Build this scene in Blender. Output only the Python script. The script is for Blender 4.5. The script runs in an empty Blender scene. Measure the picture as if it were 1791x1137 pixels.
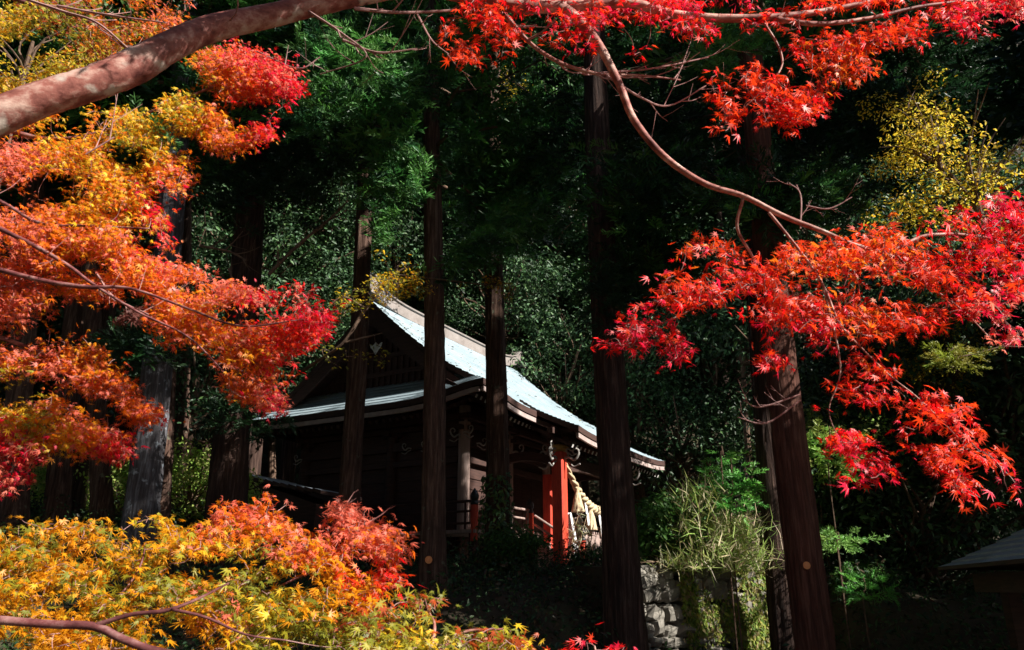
import bpy, math, numpy as np
from mathutils import Vector
R = np.random.default_rng(7)
sc = bpy.context.scene
COL = sc.collection

# ---------------------------------------------------------------- camera
F, CX, CY, YH = 1350.0, 895.5, 568.5, 1030.0          # photo pixels
PITCH = math.atan((YH - CY) / F)
cp, sp = math.cos(PITCH), math.sin(PITCH)
CAM = np.array([0.0, 0.0, 1.7])
cd = bpy.data.cameras.new('camera'); cam = bpy.data.objects.new('camera', cd); COL.objects.link(cam)
cam.location = CAM; cam.rotation_euler = (math.pi / 2 + PITCH, 0, 0)
cd.sensor_width = 36; cd.lens = 36 * F / 1791; cd.clip_start = 0.05; cd.clip_end = 500
cd.dof.use_dof = True; cd.dof.focus_distance = 9.0; cd.dof.aperture_fstop = 6.3
sc.camera = cam
# ---------------------------------------------------------------- light
SUN_EL, SUN_PSI = math.radians(38), math.radians(27)   # psi: from +X towards the camera's back (-Y)
SV = np.array([math.cos(SUN_EL) * math.cos(SUN_PSI), -math.cos(SUN_EL) * math.sin(SUN_PSI), math.sin(SUN_EL)])
w = bpy.data.worlds.new('World'); sc.world = w; w.use_nodes = True
nt = w.node_tree; bg = nt.nodes['Background']
sky = nt.nodes.new('ShaderNodeTexSky'); sky.sky_type = 'NISHITA'; sky.sun_disc = False
sky.sun_elevation = SUN_EL; sky.sun_rotation = math.pi / 2 + SUN_PSI
nt.links.new(sky.outputs[0], bg.inputs[0]); bg.inputs[1].default_value = 0.05
sd = bpy.data.lights.new('sun', 'SUN'); sd.energy = 5.0; sd.angle = math.radians(0.5); sd.color = (1, 0.95, 0.87)
so = bpy.data.objects.new('sun', sd); COL.objects.link(so)
so.rotation_euler = Vector(SV).to_track_quat('Z', 'Y').to_euler()
sc.view_settings.view_transform = 'Standard'; sc.view_settings.look = 'None'
sc.view_settings.exposure = 1.05; sc.view_settings.gamma = 1
sc.cycles.max_bounces = 5; sc.cycles.diffuse_bounces = 3; sc.cycles.transmission_bounces = 4
sc.cycles.glossy_bounces = 2; sc.cycles.transparent_max_bounces = 4

def ray(px, py):
    x = (px - CX) / F; y = -(py - CY) / F
    return np.array([x, cp - y * sp, sp + y * cp])
def at(px, py, Y):
    d = ray(px, py); return CAM + d * (Y / d[1])
def proj(P):
    q = np.asarray(P, float) - CAM; zc = q[1] * cp + q[2] * sp; yc = -q[1] * sp + q[2] * cp
    return CX + F * q[0] / zc, CY - F * yc / zc, zc
def pxm(P, wpx):                                       # metres for a width in photo pixels at P
    return wpx * proj(P)[2] / F

# ---------------------------------------------------------------- materials
def mat(name):
    m = bpy.data.materials.new(name); m.use_nodes = True
    t = m.node_tree; b = t.nodes['Principled BSDF']; return m, t, b
def N(t, ty, **k):
    n = t.nodes.new(ty)
    for a, v in k.items():
        if a in n.inputs: n.inputs[a].default_value = v
        else: setattr(n, a, v)
    return n
def ramp(t, stops):
    r = t.nodes.new('ShaderNodeValToRGB'); e = r.color_ramp.elements
    e[0].position, e[0].color = stops[0][0], (*stops[0][1], 1)
    e[1].position, e[1].color = stops[-1][0], (*stops[-1][1], 1)
    for p, c in stops[1:-1]:
        q = e.new(p); q.color = (*c, 1)
    return r
def bark_mat(name, stops, scale=(7, 7, 0.55), bump=0.8, rough=0.9, lichen=None, dist=0.04):
    m, t, b = mat(name); L = t.links.new
    tc = N(t, 'ShaderNodeTexCoord'); mp = N(t, 'ShaderNodeMapping'); mp.inputs['Scale'].default_value = scale
    L(tc.outputs['Object'], mp.inputs[0])
    n1 = N(t, 'ShaderNodeTexNoise', Scale=3.0, Detail=8.0, Roughness=0.65); L(mp.outputs[0], n1.inputs['Vector'])
    n2 = N(t, 'ShaderNodeTexNoise', Scale=1.1, Detail=4.0); L(tc.outputs['Object'], n2.inputs['Vector'])
    r = ramp(t, stops); L(n1.outputs[0], r.inputs[0])
    mx = N(t, 'ShaderNodeMix', data_type='RGBA', blend_type='MULTIPLY'); mx.inputs[0].default_value = 0.5
    r2 = ramp(t, [(0.35, (0.45, 0.45, 0.45)), (0.65, (1.3, 1.25, 1.2))]); L(n2.outputs[0], r2.inputs[0])
    L(r.outputs[0], mx.inputs[6]); L(r2.outputs[0], mx.inputs[7]); out = mx.outputs[2]
    if lichen:
        n3 = N(t, 'ShaderNodeTexNoise', Scale=7.0, Detail=6.0); L(tc.outputs['Object'], n3.inputs['Vector'])
        r3 = ramp(t, [(lichen[1], (0, 0, 0)), (lichen[1] + 0.08, (1, 1, 1))]); L(n3.outputs[0], r3.inputs[0])
        m2 = N(t, 'ShaderNodeMix', data_type='RGBA'); L(r3.outputs[0], m2.inputs[0]); L(out, m2.inputs[6])
        m2.inputs[7].default_value = (*lichen[0], 1); out = m2.outputs[2]
    L(out, b.inputs['Base Color']); b.inputs['Roughness'].default_value = rough
    b.inputs['Specular IOR Level'].default_value = 0.25
    bp = N(t, 'ShaderNodeBump', Strength=bump, Distance=dist); L(n1.outputs[0], bp.inputs['Height']); L(bp.outputs[0], b.inputs['Normal'])
    return m
M = {}
M['cedar_bark'] = bark_mat('cedar_bark', [(0.3, (0.022, 0.011, 0.008)), (0.52, (0.09, 0.05, 0.036)), (0.72, (0.22, 0.145, 0.11))], lichen=((0.13, 0.13, 0.09), 0.64))
M['cedar_bark_red'] = bark_mat('cedar_bark_red', [(0.3, (0.025, 0.009, 0.006)), (0.52, (0.095, 0.036, 0.024)), (0.72, (0.18, 0.085, 0.06))])
M['cedar_bark_grey'] = bark_mat('cedar_bark_grey', [(0.3, (0.025, 0.022, 0.024)), (0.52, (0.075, 0.07, 0.078)), (0.72, (0.2, 0.21, 0.24))], lichen=((0.3, 0.34, 0.38), 0.62))
M['cedar_bark_shade'] = bark_mat('cedar_bark_shade', [(0.3, (0.014, 0.007, 0.006)), (0.52, (0.05, 0.028, 0.022)), (0.72, (0.15, 0.095, 0.075))])  # darker copy of the cedar bark, forest shade put into its colour
M['maple_bark'] = bark_mat('maple_bark', [(0.3, (0.09, 0.02, 0.018)), (0.48, (0.33, 0.12, 0.095)), (0.66, (0.68, 0.47, 0.39))], scale=(2.2, 4, 4), bump=0.35, rough=0.6, lichen=((0.5, 0.42, 0.36), 0.6), dist=0.02)  # pale stop paints in sunlit highlights, dark red stop the shaded bark
M['maple_bark_dark'] = bark_mat('maple_bark_dark', [(0.3, (0.05, 0.012, 0.014)), (0.5, (0.17, 0.055, 0.055)), (0.72, (0.4, 0.24, 0.22))], scale=(3, 5, 5), bump=0.4, rough=0.6, dist=0.01)  # purple-brown bark with the shade on the low branches mixed into its colour
M['twig'] = bark_mat('twig_bark', [(0.3, (0.22, 0.1, 0.09)), (0.7, (0.5, 0.3, 0.28))], scale=(4, 4, 4), bump=0.2, rough=0.6)
M['dark_twig'] = bark_mat('dark_twig_bark', [(0.3, (0.06, 0.035, 0.025)), (0.7, (0.2, 0.13, 0.09))], scale=(4, 4, 4), bump=0.2)

def leaf_mat(name, trans=0.45, rough=0.4, spec=0.5, tint=(1, 1, 1)):
    m, t, b = mat(name); L = t.links.new
    a = N(t, 'ShaderNodeVertexColor'); a.layer_name = 'Col'
    L(a.outputs[0], b.inputs['Base Color']); b.inputs['Roughness'].default_value = rough
    b.inputs['Specular IOR Level'].default_value = spec
    tr = N(t, 'ShaderNodeBsdfTranslucent'); L(a.outputs[0], tr.inputs[0])
    mx = N(t, 'ShaderNodeMixShader'); mx.inputs[0].default_value = trans
    L(b.outputs[0], mx.inputs[1]); L(tr.outputs[0], mx.inputs[2])
    L(mx.outputs[0], t.nodes['Material Output'].inputs[0]); return m
M['maple_leaf'] = leaf_mat('maple_leaf', 0.55, 0.42, 0.45)
M['needle'] = leaf_mat('cedar_needle', 0.3, 0.5, 0.4)
M['gloss_leaf'] = leaf_mat('glossy_leaf', 0.25, 0.5, 0.35)
M['grass'] = leaf_mat('grass_blade', 0.5, 0.6, 0.3)

def wood_mat(name, c1, c2, scale=(1.2, 1.2, 14), rough=0.75, bump=0.25):
    m, t, b = mat(name); L = t.links.new
    tc = N(t, 'ShaderNodeTexCoord'); mp = N(t, 'ShaderNodeMapping'); mp.inputs['Scale'].default_value = scale
    L(tc.outputs['Object'], mp.inputs[0])
    n = N(t, 'ShaderNodeTexNoise', Scale=2.5, Detail=7.0, Roughness=0.6); L(mp.outputs[0], n.inputs['Vector'])
    r = ramp(t, [(0.3, c1), (0.7, c2)]); L(n.outputs[0], r.inputs[0]); L(r.outputs[0], b.inputs['Base Color'])
    b.inputs['Roughness'].default_value = rough
    bp = N(t, 'ShaderNodeBump', Strength=bump, Distance=0.01); L(n.outputs[0], bp.inputs['Height']); L(bp.outputs[0], b.inputs['Normal'])
    return m
M['wood'] = wood_mat('old_wood', (0.03, 0.013, 0.01), (0.085, 0.038, 0.028))
M['wood_post'] = wood_mat('weathered_post_wood', (0.28, 0.19, 0.16), (0.46, 0.34, 0.3), scale=(9, 9, 0.8))
M['fascia'] = wood_mat('fascia_wood', (0.34, 0.25, 0.23), (0.5, 0.4, 0.37), scale=(2, 2, 2))
M['red_paint'] = wood_mat('vermilion_paint', (0.48, 0.035, 0.022), (0.74, 0.085, 0.035), scale=(9, 9, 1.5), rough=0.55, bump=0.1)
M['orange_paint'] = wood_mat('sunbleached_paint', (0.62, 0.1, 0.03), (0.75, 0.17, 0.05), scale=(6, 6, 1), rough=0.5)
M['black_paint'] = wood_mat('black_metal', (0.015, 0.016, 0.018), (0.03, 0.03, 0.035), rough=0.4)
M['white_paint'] = wood_mat('white_paint', (0.6, 0.58, 0.54), (0.78, 0.76, 0.72), rough=0.6)
M['grey_paint'] = wood_mat('faded_white_paint', (0.25, 0.23, 0.21), (0.5, 0.47, 0.43), rough=0.7)
M['gold'] = wood_mat('gold_fitting', (0.35, 0.2, 0.04), (0.5, 0.3, 0.08), rough=0.45)
M['straw'] = wood_mat('straw_rope', (0.5, 0.36, 0.2), (0.72, 0.58, 0.38), scale=(10, 10, 10), bump=0.6)
M['paper'] = wood_mat('white_paper', (0.78, 0.78, 0.78), (0.85, 0.85, 0.85))
M['cutwood'] = wood_mat('cut_wood', (0.62, 0.2, 0.06), (0.78, 0.34, 0.13), scale=(8, 8, 8))

def roof_mat(name, c1, c2, c3):
    m, t, b = mat(name); L = t.links.new
    tc = N(t, 'ShaderNodeTexCoord')
    n = N(t, 'ShaderNodeTexNoise', Scale=1.7, Detail=8.0, Roughness=0.7); L(tc.outputs['Object'], n.inputs['Vector'])
    n2 = N(t, 'ShaderNodeTexNoise', Scale=25.0, Detail=3.0); L(tc.outputs['Object'], n2.inputs['Vector'])
    r = ramp(t, [(0.3, c1), (0.5, c2), (0.72, c3)]); L(n.outputs[0], r.inputs[0])
    mx = N(t, 'ShaderNodeMix', data_type='RGBA', blend_type='MULTIPLY'); mx.inputs[0].default_value = 0.35
    r2 = ramp(t, [(0.3, (0.7, 0.7, 0.7)), (0.7, (1.15, 1.15, 1.15))]); L(n2.outputs[0], r2.inputs[0])
    L(r.outputs[0], mx.inputs[6]); L(r2.outputs[0], mx.inputs[7]); L(mx.outputs[2], b.inputs['Base Color'])
    b.inputs['Roughness'].default_value = 0.5; b.inputs['Metallic'].default_value = 0.15
    bp = N(t, 'ShaderNodeBump', Strength=0.2, Distance=0.01); L(n2.outputs[0], bp.inputs['Height']); L(bp.outputs[0], b.inputs['Normal'])
    return m
M['copper_roof'] = roof_mat('patinated_copper', (0.24, 0.32, 0.36), (0.33, 0.42, 0.47), (0.42, 0.51, 0.56))
M['ridge'] = roof_mat('ridge_copper', (0.2, 0.17, 0.155), (0.3, 0.26, 0.24), (0.4, 0.36, 0.34))
M['slate'] = roof_mat('dark_slate', (0.2, 0.23, 0.27), (0.32, 0.37, 0.42), (0.46, 0.5, 0.55))
M['soil'] = roof_mat('forest_soil', (0.02, 0.014, 0.008), (0.05, 0.035, 0.02), (0.06, 0.07, 0.025))
M['soil'].node_tree.nodes['Principled BSDF'].inputs['Roughness'].default_value = 1
M['soil'].node_tree.nodes['Principled BSDF'].inputs['Metallic'].default_value = 0
M['stone'] = roof_mat('wall_stone', (0.08, 0.075, 0.06), (0.22, 0.2, 0.17), (0.4, 0.37, 0.32))
M['stone'].node_tree.nodes['Principled BSDF'].inputs['Roughness'].default_value = 0.9
M['stone'].node_tree.nodes['Principled BSDF'].inputs['Metallic'].default_value = 0

# ---------------------------------------------------------------- object helpers
ORG = {}
def tag(o, label=None, cat=None, group=None, kind=None):
    if label: o['label'] = label
    if cat: o['category'] = cat
    if group: o['group'] = group
    if kind: o['kind'] = kind
    return o
def thing(name, label, cat, base=(0, 0, 0), group=None):
    o = bpy.data.objects.new(name, None); COL.objects.link(o); o.location = base; o.empty_display_size = 0.2
    ORG[o.name] = np.array(base, float); return tag(o, label, cat, group)
def link(name, me, m, parent=None, loc=None):
    o = bpy.data.objects.new(name, me); COL.objects.link(o)
    if m is not None and not me.materials:
        for q in (m if isinstance(m, (list, tuple)) else [m]): me.materials.append(q)
    if parent is not None: o.parent = parent; ORG[o.name] = ORG[parent.name]
    if loc is not None: o.location = loc
    return o
def np_mesh(name, V, Fc, cols=None, smooth=False, mi=None):
    """V (n,3); Fc (m,k) array, all the same k, or list of tuples"""
    me = bpy.data.meshes.new(name); V = np.asarray(V, np.float32)
    if isinstance(Fc, np.ndarray):
        k = Fc.shape[1]; me.vertices.add(len(V)); me.vertices.foreach_set('co', V.ravel())
        me.loops.add(Fc.size); me.loops.foreach_set('vertex_index', Fc.astype(np.int32).ravel())
        me.polygons.add(len(Fc)); me.polygons.foreach_set('loop_start', np.arange(0, Fc.size, k, dtype=np.int32))
        me.update(calc_edges=True)
    else:
        me.from_pydata(V.tolist(), [], Fc); me.update()
    if cols is not None:
        c = me.color_attributes.new('Col', 'FLOAT_COLOR', 'POINT')
        a = np.ones((len(V), 4), np.float32); a[:, :3] = cols; c.data.foreach_set('color', a.ravel())
    if smooth: me.polygons.foreach_set('use_smooth', np.ones(len(me.polygons), bool))
    if mi is not None: me.polygons.foreach_set('material_index', np.asarray(mi, np.int32))
    return me
class MB:
    def __init__(s): s.v = []; s.f = []; s.mi = []; s.cur = 0
    def add(s, V, Fs):
        o = len(s.v); s.v += [tuple(map(float, q)) for q in V]; s.f += [tuple(o + i for i in f) for f in Fs]
        s.mi += [s.cur] * len(Fs); return s
    def hexa(s, P):                                    # 8 points, bottom 4 then top 4
        return s.add(P, [(3, 2, 1, 0), (4, 5, 6, 7), (0, 1, 5, 4), (1, 2, 6, 5), (2, 3, 7, 6), (3, 0, 4, 7)])
    def build(s, name, m, parent=None, smooth=False, rel=True):
        V = np.array(s.v)
        if parent is not None and rel: V = V - ORG[parent.name]
        me = np_mesh(name, V, s.f, smooth=smooth, mi=s.mi)
        return link(name, me, m, parent)
def catmull(P, k=6):
    P = np.asarray(P, float)
    if len(P) < 3: return np.array([P[0] + (P[-1] - P[0]) * t for t in np.linspace(0, 1, k + 1)])
    Q = np.vstack([2 * P[0] - P[1], P, 2 * P[-1] - P[-2]]); out = []
    for i in range(1, len(Q) - 2):
        a, b, c, d = Q[i - 1], Q[i], Q[i + 1], Q[i + 2]
        for t in np.arange(k) / k:
            out.append(0.5 * (2 * b + (c - a) * t + (2 * a - 5 * b + 4 * c - d) * t * t + (3 * b - a - 3 * c + d) * t ** 3))
    out.append(P[-1]); return np.array(out)
def tube(mb, P, r, n=8, wob=0.0, cap=True, rng=R):
    P = np.asarray(P, float); r = np.broadcast_to(np.asarray(r, float), (len(P),))
    T = np.gradient(P, axis=0); T /= np.linalg.norm(T, axis=1)[:, None] + 1e-9
    up = np.array([0, 0, 1.0]) if abs(T[0][2]) < 0.9 else np.array([0, 1.0, 0])
    a = np.cross(T, up); a /= np.linalg.norm(a, axis=1)[:, None] + 1e-9; b = np.cross(T, a)
    th = np.linspace(0, 2 * np.pi, n, endpoint=False)
    rr = r[:, None] * (1 + wob * rng.uniform(-1, 1, (len(P), n)))
    V = P[:, None, :] + rr[..., None] * (np.cos(th)[None, :, None] * a[:, None, :] + np.sin(th)[None, :, None] * b[:, None, :])
    Fs = []
    for i in range(len(P) - 1):
        for j in range(n):
            k = (j + 1) % n; Fs.append((i * n + j, i * n + k, (i + 1) * n + k, (i + 1) * n + j))
    if cap: Fs.append(tuple(range(n))[::-1]); Fs.append(tuple((len(P) - 1) * n + j for j in range(n)))
    mb.add(V.reshape(-1, 3), Fs)
def pix_path(pts, k=6):
    """[(px,py,Y,wpx)] -> smooth 3-D points, radii in metres"""
    A = []
    for (x, y, Y, wd) in pts:
        P = at(x, y, Y); A.append([*P, pxm(P, wd) / 2])
    A = catmull(A, k); return A[:, :3], np.abs(A[:, 3])

# leaves in batches -------------------------------------------------
def frames(nrm, ax):
    nrm = nrm / (np.linalg.norm(nrm, axis=1)[:, None] + 1e-9)
    ax = ax - nrm * np.sum(ax * nrm, axis=1)[:, None]; ax /= np.linalg.norm(ax, axis=1)[:, None] + 1e-9
    return ax, np.cross(nrm, ax), nrm
def batch(TV, TF, pos, nrm, ax, size, col, org, var=None, colvar=None):
    ax, by, nz = frames(nrm, ax); n = len(pos); k = len(TV)
    sz = np.broadcast_to(np.asarray(size, float), (n,))[:, None, None]
    tv = np.broadcast_to(TV, (n, k, 3))
    if var is not None: tv = tv * var[:, None, :]
    V = pos[:, None, :] - org + sz * (tv[..., 0:1] * ax[:, None] + tv[..., 1:2] * by[:, None] + tv[..., 2:3] * nz[:, None])
    Fc = (TF[None] + (np.arange(n) * k)[:, None, None]).reshape(-1, TF.shape[1])
    C = np.repeat(col, k, axis=0)
    if colvar is not None: C = C * np.tile(colvar, n)[:, None]
    return V.reshape(-1, 3), Fc, np.clip(C, 0, 1)
def mk_maple():
    angs = np.radians([-128, -80, -40, 0, 40, 80, 128]); ln = [0.42, 0.78, 0.95, 1.0, 0.95, 0.78, 0.42]
    V = [(0, 0, 0)]; tips = []; nots = []
    for a, l in zip(angs, ln):
        tips.append(len(V)); V.append((l * math.cos(a), l * math.sin(a), -0.22 * l * l))
    na = [-165] + [math.degrees(x + y) / 2 for x, y in zip(angs[:-1], angs[1:])] + [165]
    for i, a in enumerate(na):
        rr = 0.24 if 0 < i < 7 else 0.08
        nots.append(len(V)); V.append((rr * math.cos(math.radians(a)), rr * math.sin(math.radians(a)), 0.03))
    mids = []
    Fs = []
    for i in range(7): Fs.append((0, nots[i], tips[i])); Fs.append((0, tips[i], nots[i + 1]))
    return np.array(V), np.array(Fs)
MAPV, MAPF = mk_maple()
LEAFCV = np.array([1.12] + [.86, 1.02, .9, 1.06, .84, .98, .9] + [1.05, .98, 1.1, 1.0, 1.08, .96, 1.06, 1.0])
OVALV = np.array([(0, 0, 0), (0.35, 0.22, 0.05), (0.75, 0.16, 0.03), (1, 0, -0.1), (0.75, -0.16, 0.03), (0.35, -0.22, 0.05)]); OVALF = np.array([(0, 1, 2), (0, 2, 3), (0, 3, 4), (0, 4, 5)])
def mk_spray(seed, nb=11, wd=0.03):
    r = np.random.default_rng(seed); V = []; Fs = []
    def blade(p, d, l, w0):
        d = d / np.linalg.norm(d); s = np.cross(d, r.normal(size=3)); s /= np.linalg.norm(s)
        o = len(V); V.extend([p, p + d * l * 0.45 + s * w0, p + d * l, p + d * l * 0.45 - s * w0]); Fs.extend([(o, o + 1, o + 2), (o, o + 2, o + 3)])
    def axis(t): return np.array([t, 0, -0.25 * t + 0.22 * t * t])
    for i in range(nb):
        t = 0.08 + 0.92 * i / nb
        for s in (-1, 1):
            ph = r.uniform(-0.9, 0.9); d = np.array([0.75, s * math.cos(ph), math.sin(ph) * 0.8 + 0.25]); l = 0.46 * (1 - 0.55 * t) * r.uniform(0.7, 1.2)
            p = axis(t); blade(p, d, l, wd)
            dn = d / np.linalg.norm(d)
            for q in (0.4, 0.65):
                blade(p + dn * l * q, dn + r.normal(size=3) * 0.45, l * 0.45, wd * 0.7)
    blade(axis(0.75), np.array([1, 0, 0.1]), 0.4, wd)
    return np.array(V), np.array(Fs)
SPR = [mk_spray(i) for i in range(4)]
SPRB = [mk_spray(20 + i, 7, 0.05) for i in range(3)]
def colmix(pal, n, jit=0.15, rng=R):
    pal = np.array(pal); c = pal[rng.integers(0, len(pal), n)]
    return np.clip(c * (1 + rng.uniform(-jit, jit, (n, 1))) * (1 + rng.uniform(-jit / 2, jit / 2, (n, 3))), 0, 1)
def merge(parts):
    V = []; Fc = []; C = []; o = 0
    for v, f, c in parts: V.append(v); Fc.append(f + o); C.append(c); o += len(v)
    return np.vstack(V), np.vstack(Fc), np.vstack(C)

# ================================================================ ground and hills
def sstep(a, b, x):
    t = np.clip((x - a) / (b - a), 0, 1); return t * t * (3 - 2 * t)
def gz(x, y):
    x = np.asarray(x, float); y = np.asarray(y, float)
    bank = sstep(10.6, 12.8, y); yl = 11.75 + (x - 1.75) * .62      # on the right the stone wall carries the step
    ws = sstep(1.45, 1.8, x) * (1 - sstep(4.6, 5.2, x)); bank = bank * (1 - ws) + sstep(yl + .25, yl + .5, y) * ws
    z = 0.05 * y + 0.05 + bank * 0.95 - ws * .25 * (1 - sstep(yl + .25, yl + .5, y)) + sstep(12.5, 15.5, y) * 0.35 * (1 - sstep(3, 5, x))
    z = z - 0.04 * np.clip(y - 13, 0, 15)
    z += sstep(-3.5, -6.5, x) * sstep(11, 17, y) * 1.0
    z += 0.9 * np.clip(y - 29, 0, 200) * sstep(29, 34, y)
    z += 0.55 * np.clip(x - 9, 0, 100) * sstep(14, 19, y) + 0.5 * np.clip(-x - 10, 0, 100) * sstep(14, 20, y)
    z += 0.08 * np.sin(x * 1.3 + 0.5) * np.sin(y * 1.1) + 0.05 * np.sin(x * 3.1) * np.cos(y * 2.7)
    return z
xs = np.concatenate([np.linspace(-120, -16, 30), np.linspace(-15, 15, 151), np.linspace(16, 120, 30)])
ys = np.concatenate([np.linspace(-60, -1, 20), np.linspace(0, 30, 151), np.linspace(31, 95, 50)])
X, Yg = np.meshgrid(xs, ys); Z = gz(X, Yg)
nx, ny = len(xs), len(ys)
ii = (np.arange(ny - 1)[:, None] * nx + np.arange(nx - 1)[None]).ravel()
gm = np_mesh('ground', np.stack([X, Yg, Z], -1).reshape(-1, 3), np.stack([ii, ii + 1, ii + nx + 1, ii + nx], 1), smooth=True)
tag(link('ground', gm, M['soil']), kind='structure')

# ================================================================ shrine hall
AU = math.atan(805 / math.hypot(F, YH - CY))
U = np.array([math.sin(AU), math.cos(AU), 0]); NV = np.array([math.cos(AU), -math.sin(AU), 0]); ZZ = np.array([0, 0, 1.0])
E0 = np.array([-0.657, 17.0, 0.0])
def L(uu, vv, zz): return E0 + U * uu + NV * vv + ZZ * zz
LU, DV = 9.2, 7.9
FLOOR = 2.95
hall = thing('shrine_hall', 'dark wooden shrine hall with pale blue-grey curved roof and vermilion porch posts, behind the cedars', 'shrine', L(LU / 2, -DV / 2, 2.1))
def bxL(mb, u0, u1, v0, v1, z0, z1):
    return mb.hexa([L(u0, v0, z0), L(u1, v0, z0), L(u1, v1, z0), L(u0, v1, z0), L(u0, v0, z1), L(u1, v0, z1), L(u1, v1, z1), L(u0, v1, z1)])
def hprof(d): return 5.95 + 0.62 * d + 0.042 * d * d
def lift(uu, vv):
    r = 0
    for cu in (0, LU):
        for cv in (0, -DV):
            r += (0.28 if cv == 0 else .08) * math.exp(-((uu - cu) ** 2 + (vv - cv) ** 2) / 1.5)
    return r
TH = 0.15
def sheet(mb, rows):
    """rows: list of point lists (equal length) for the top surface; adds underside and rim"""
    sv_ = mb.cur; m, k = len(rows), len(rows[0]); top = [p for r in rows for p in r]; bot = [p - ZZ * TH for p in top]
    Fs = []
    for i in range(m - 1):
        for j in range(k - 1):
            a = i * k + j; Fs.append((a, a + 1, a + k + 1, a + k)); b = a + m * k; Fs.append((b, b + k, b + k + 1, b + 1))
    rim = [j for j in range(k)] + [i * k + k - 1 for i in range(1, m)] + [(m - 1) * k + j for j in range(k - 2, -1, -1)] + [i * k for i in range(m - 2, 0, -1)]
    for q in range(len(rim)):
        a, b = rim[q], rim[(q + 1) % len(rim)]; Fs.append((b, a, a + m * k, b + m * k))
    o_ = len(mb.mi); mb.add(top + bot, Fs)
    for q in range(len(Fs)):
        if q >= 2 * (m - 1) * (k - 1) or q % 2: mb.mi[o_ + q] = 1  # dark wood on the rim puts its shade into the colour
def courses(d0, d1, st=0.2, step=0.022):
    out = []; n = max(1, round((d1 - d0) / st)); st = (d1 - d0) / n
    for i in range(n):
        a = d0 + i * st; out += [(a, step * 1.0), (a + st - 0.004, 0.0)]
    return out
VG = 0.62                                              # verge line in u
K = 40
mb = MB()
for side in (0, 1):                                    # front and back slopes
    rows = []
    for d, s in courses(0, DV / 2):
        ul = d if d < VG else VG
        row = []
        for j in range(K + 1):
            uu = ul + (LU - 2 * ul) * j / K; vv = -d if side == 0 else -DV + d
            row.append(L(uu, vv, hprof(d) + s + lift(uu, vv)))
        rows.append(row)
    if side: rows = [r[::-1] for r in rows]
    sheet(mb, rows)
mb.build('roof', [M['copper_roof'], M['wood']], hall)
for side in (0, 1):                                    # skirts under the gables
    mb = MB(); rows = []
    for d, s in courses(0, 1.35):
        row = []
        for j in range(K + 1):
            vv = -d - (DV - 2 * d) * j / K; uu = d if side == 0 else LU - d
            row.append(L(uu, vv, hprof(d) + s - 0.003 + lift(uu, vv)))
        rows.append(row)
    if side == 0: rows = [r[::-1] for r in rows]
    sheet(mb, rows)
    mb.build('skirt_roof', [M['copper_roof'], M['wood']], hall)
# gables
for gu, sg in ((1.35, 1), (LU - 1.35, -1)):
    mb = MB(); pts = []
    for d in np.linspace(1.2, DV / 2, 9): pts.append((-d, hprof(d) - 0.2))
    for d in np.linspace(DV / 2, 1.2, 9)[1:]: pts.append((-DV + d, hprof(d) - 0.2))
    a = [L(gu, v, z) for v, z in pts]; b = [L(gu + 0.1 * sg, v, z) for v, z in pts]; k = len(pts)
    mb.add(a + b, [tuple(range(k)), tuple(range(2 * k - 1, k - 1, -1))] + [(i, (i + 1) % k, (i + 1) % k + k, i + k) for i in range(k)])
    for q in range(-10, 11):                           # lattice slats on the gable
        v = -DV / 2 + q * 0.2; d = min(-v, DV + v); zt = hprof(d) - 0.25
        if zt > 7.0: bxL(mb, gu - 0.05 * sg, gu - 0.001 * sg, v - 0.03, v + 0.03, 6.8, zt)
    for zz in (7.1, 7.6):
        d = [q_ for q_ in np.arange(0, 4, .02) if hprof(q_) > zz + .45][0]; bxL(mb, gu - 0.09 * sg, gu - 0.052 * sg, -DV + d, -d, zz, zz + 0.12)
    g = mb.build('gable_wall', M['wood'], hall)
    mb = MB(); bu = VG + 0.02 if sg == 1 else LU - VG - 0.02
    for s2 in (0, 1):                                  # bargeboards follow the curve
        prev = None
        for d in np.linspace(0.75, DV / 2, 14):
            v = -d if s2 == 0 else -DV + d; zt = hprof(d) - TH - 0.004; zb = zt - 0.30 - 0.06 * (d - 0.75)
            cur = [L(bu, v, zb), L(bu + 0.07 * sg, v, zb), L(bu + 0.07 * sg, v, zt), L(bu, v, zt)]
            if prev: mb.add(prev + cur, [(0, 1, 5, 4), (1, 2, 6, 5), (2, 3, 7, 6), (3, 0, 4, 7)])
            prev = cur
    mb.build('bargeboard', M['wood'], hall)
# white pendant under the gable peak
mb = MB(); ctr = L(VG - 0.02, -DV / 2 + .25, 7.72)
o_ = [(-.22, .1), (-.12, .03), (-.05, .07), (0, .13), (.05, .07), (.12, .03), (.22, .1), (.17, -.03), (.09, -.1), (.03, -.19), (0, -.24), (-.03, -.19), (-.09, -.1), (-.17, -.03)]
a = [ctr + NV * x * 0.9 + ZZ * y * 0.9 for x, y in o_]; b = [p + U * 0.04 for p in a]; k = len(a)
mb.add(a + b, [tuple(range(k)), tuple(range(2 * k - 1, k - 1, -1))] + [(i, (i + 1) % k, (i + 1) % k + k, i + k) for i in range(k)])
pend = mb.build('gable_pendant', M['white_paint'], hall)
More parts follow.
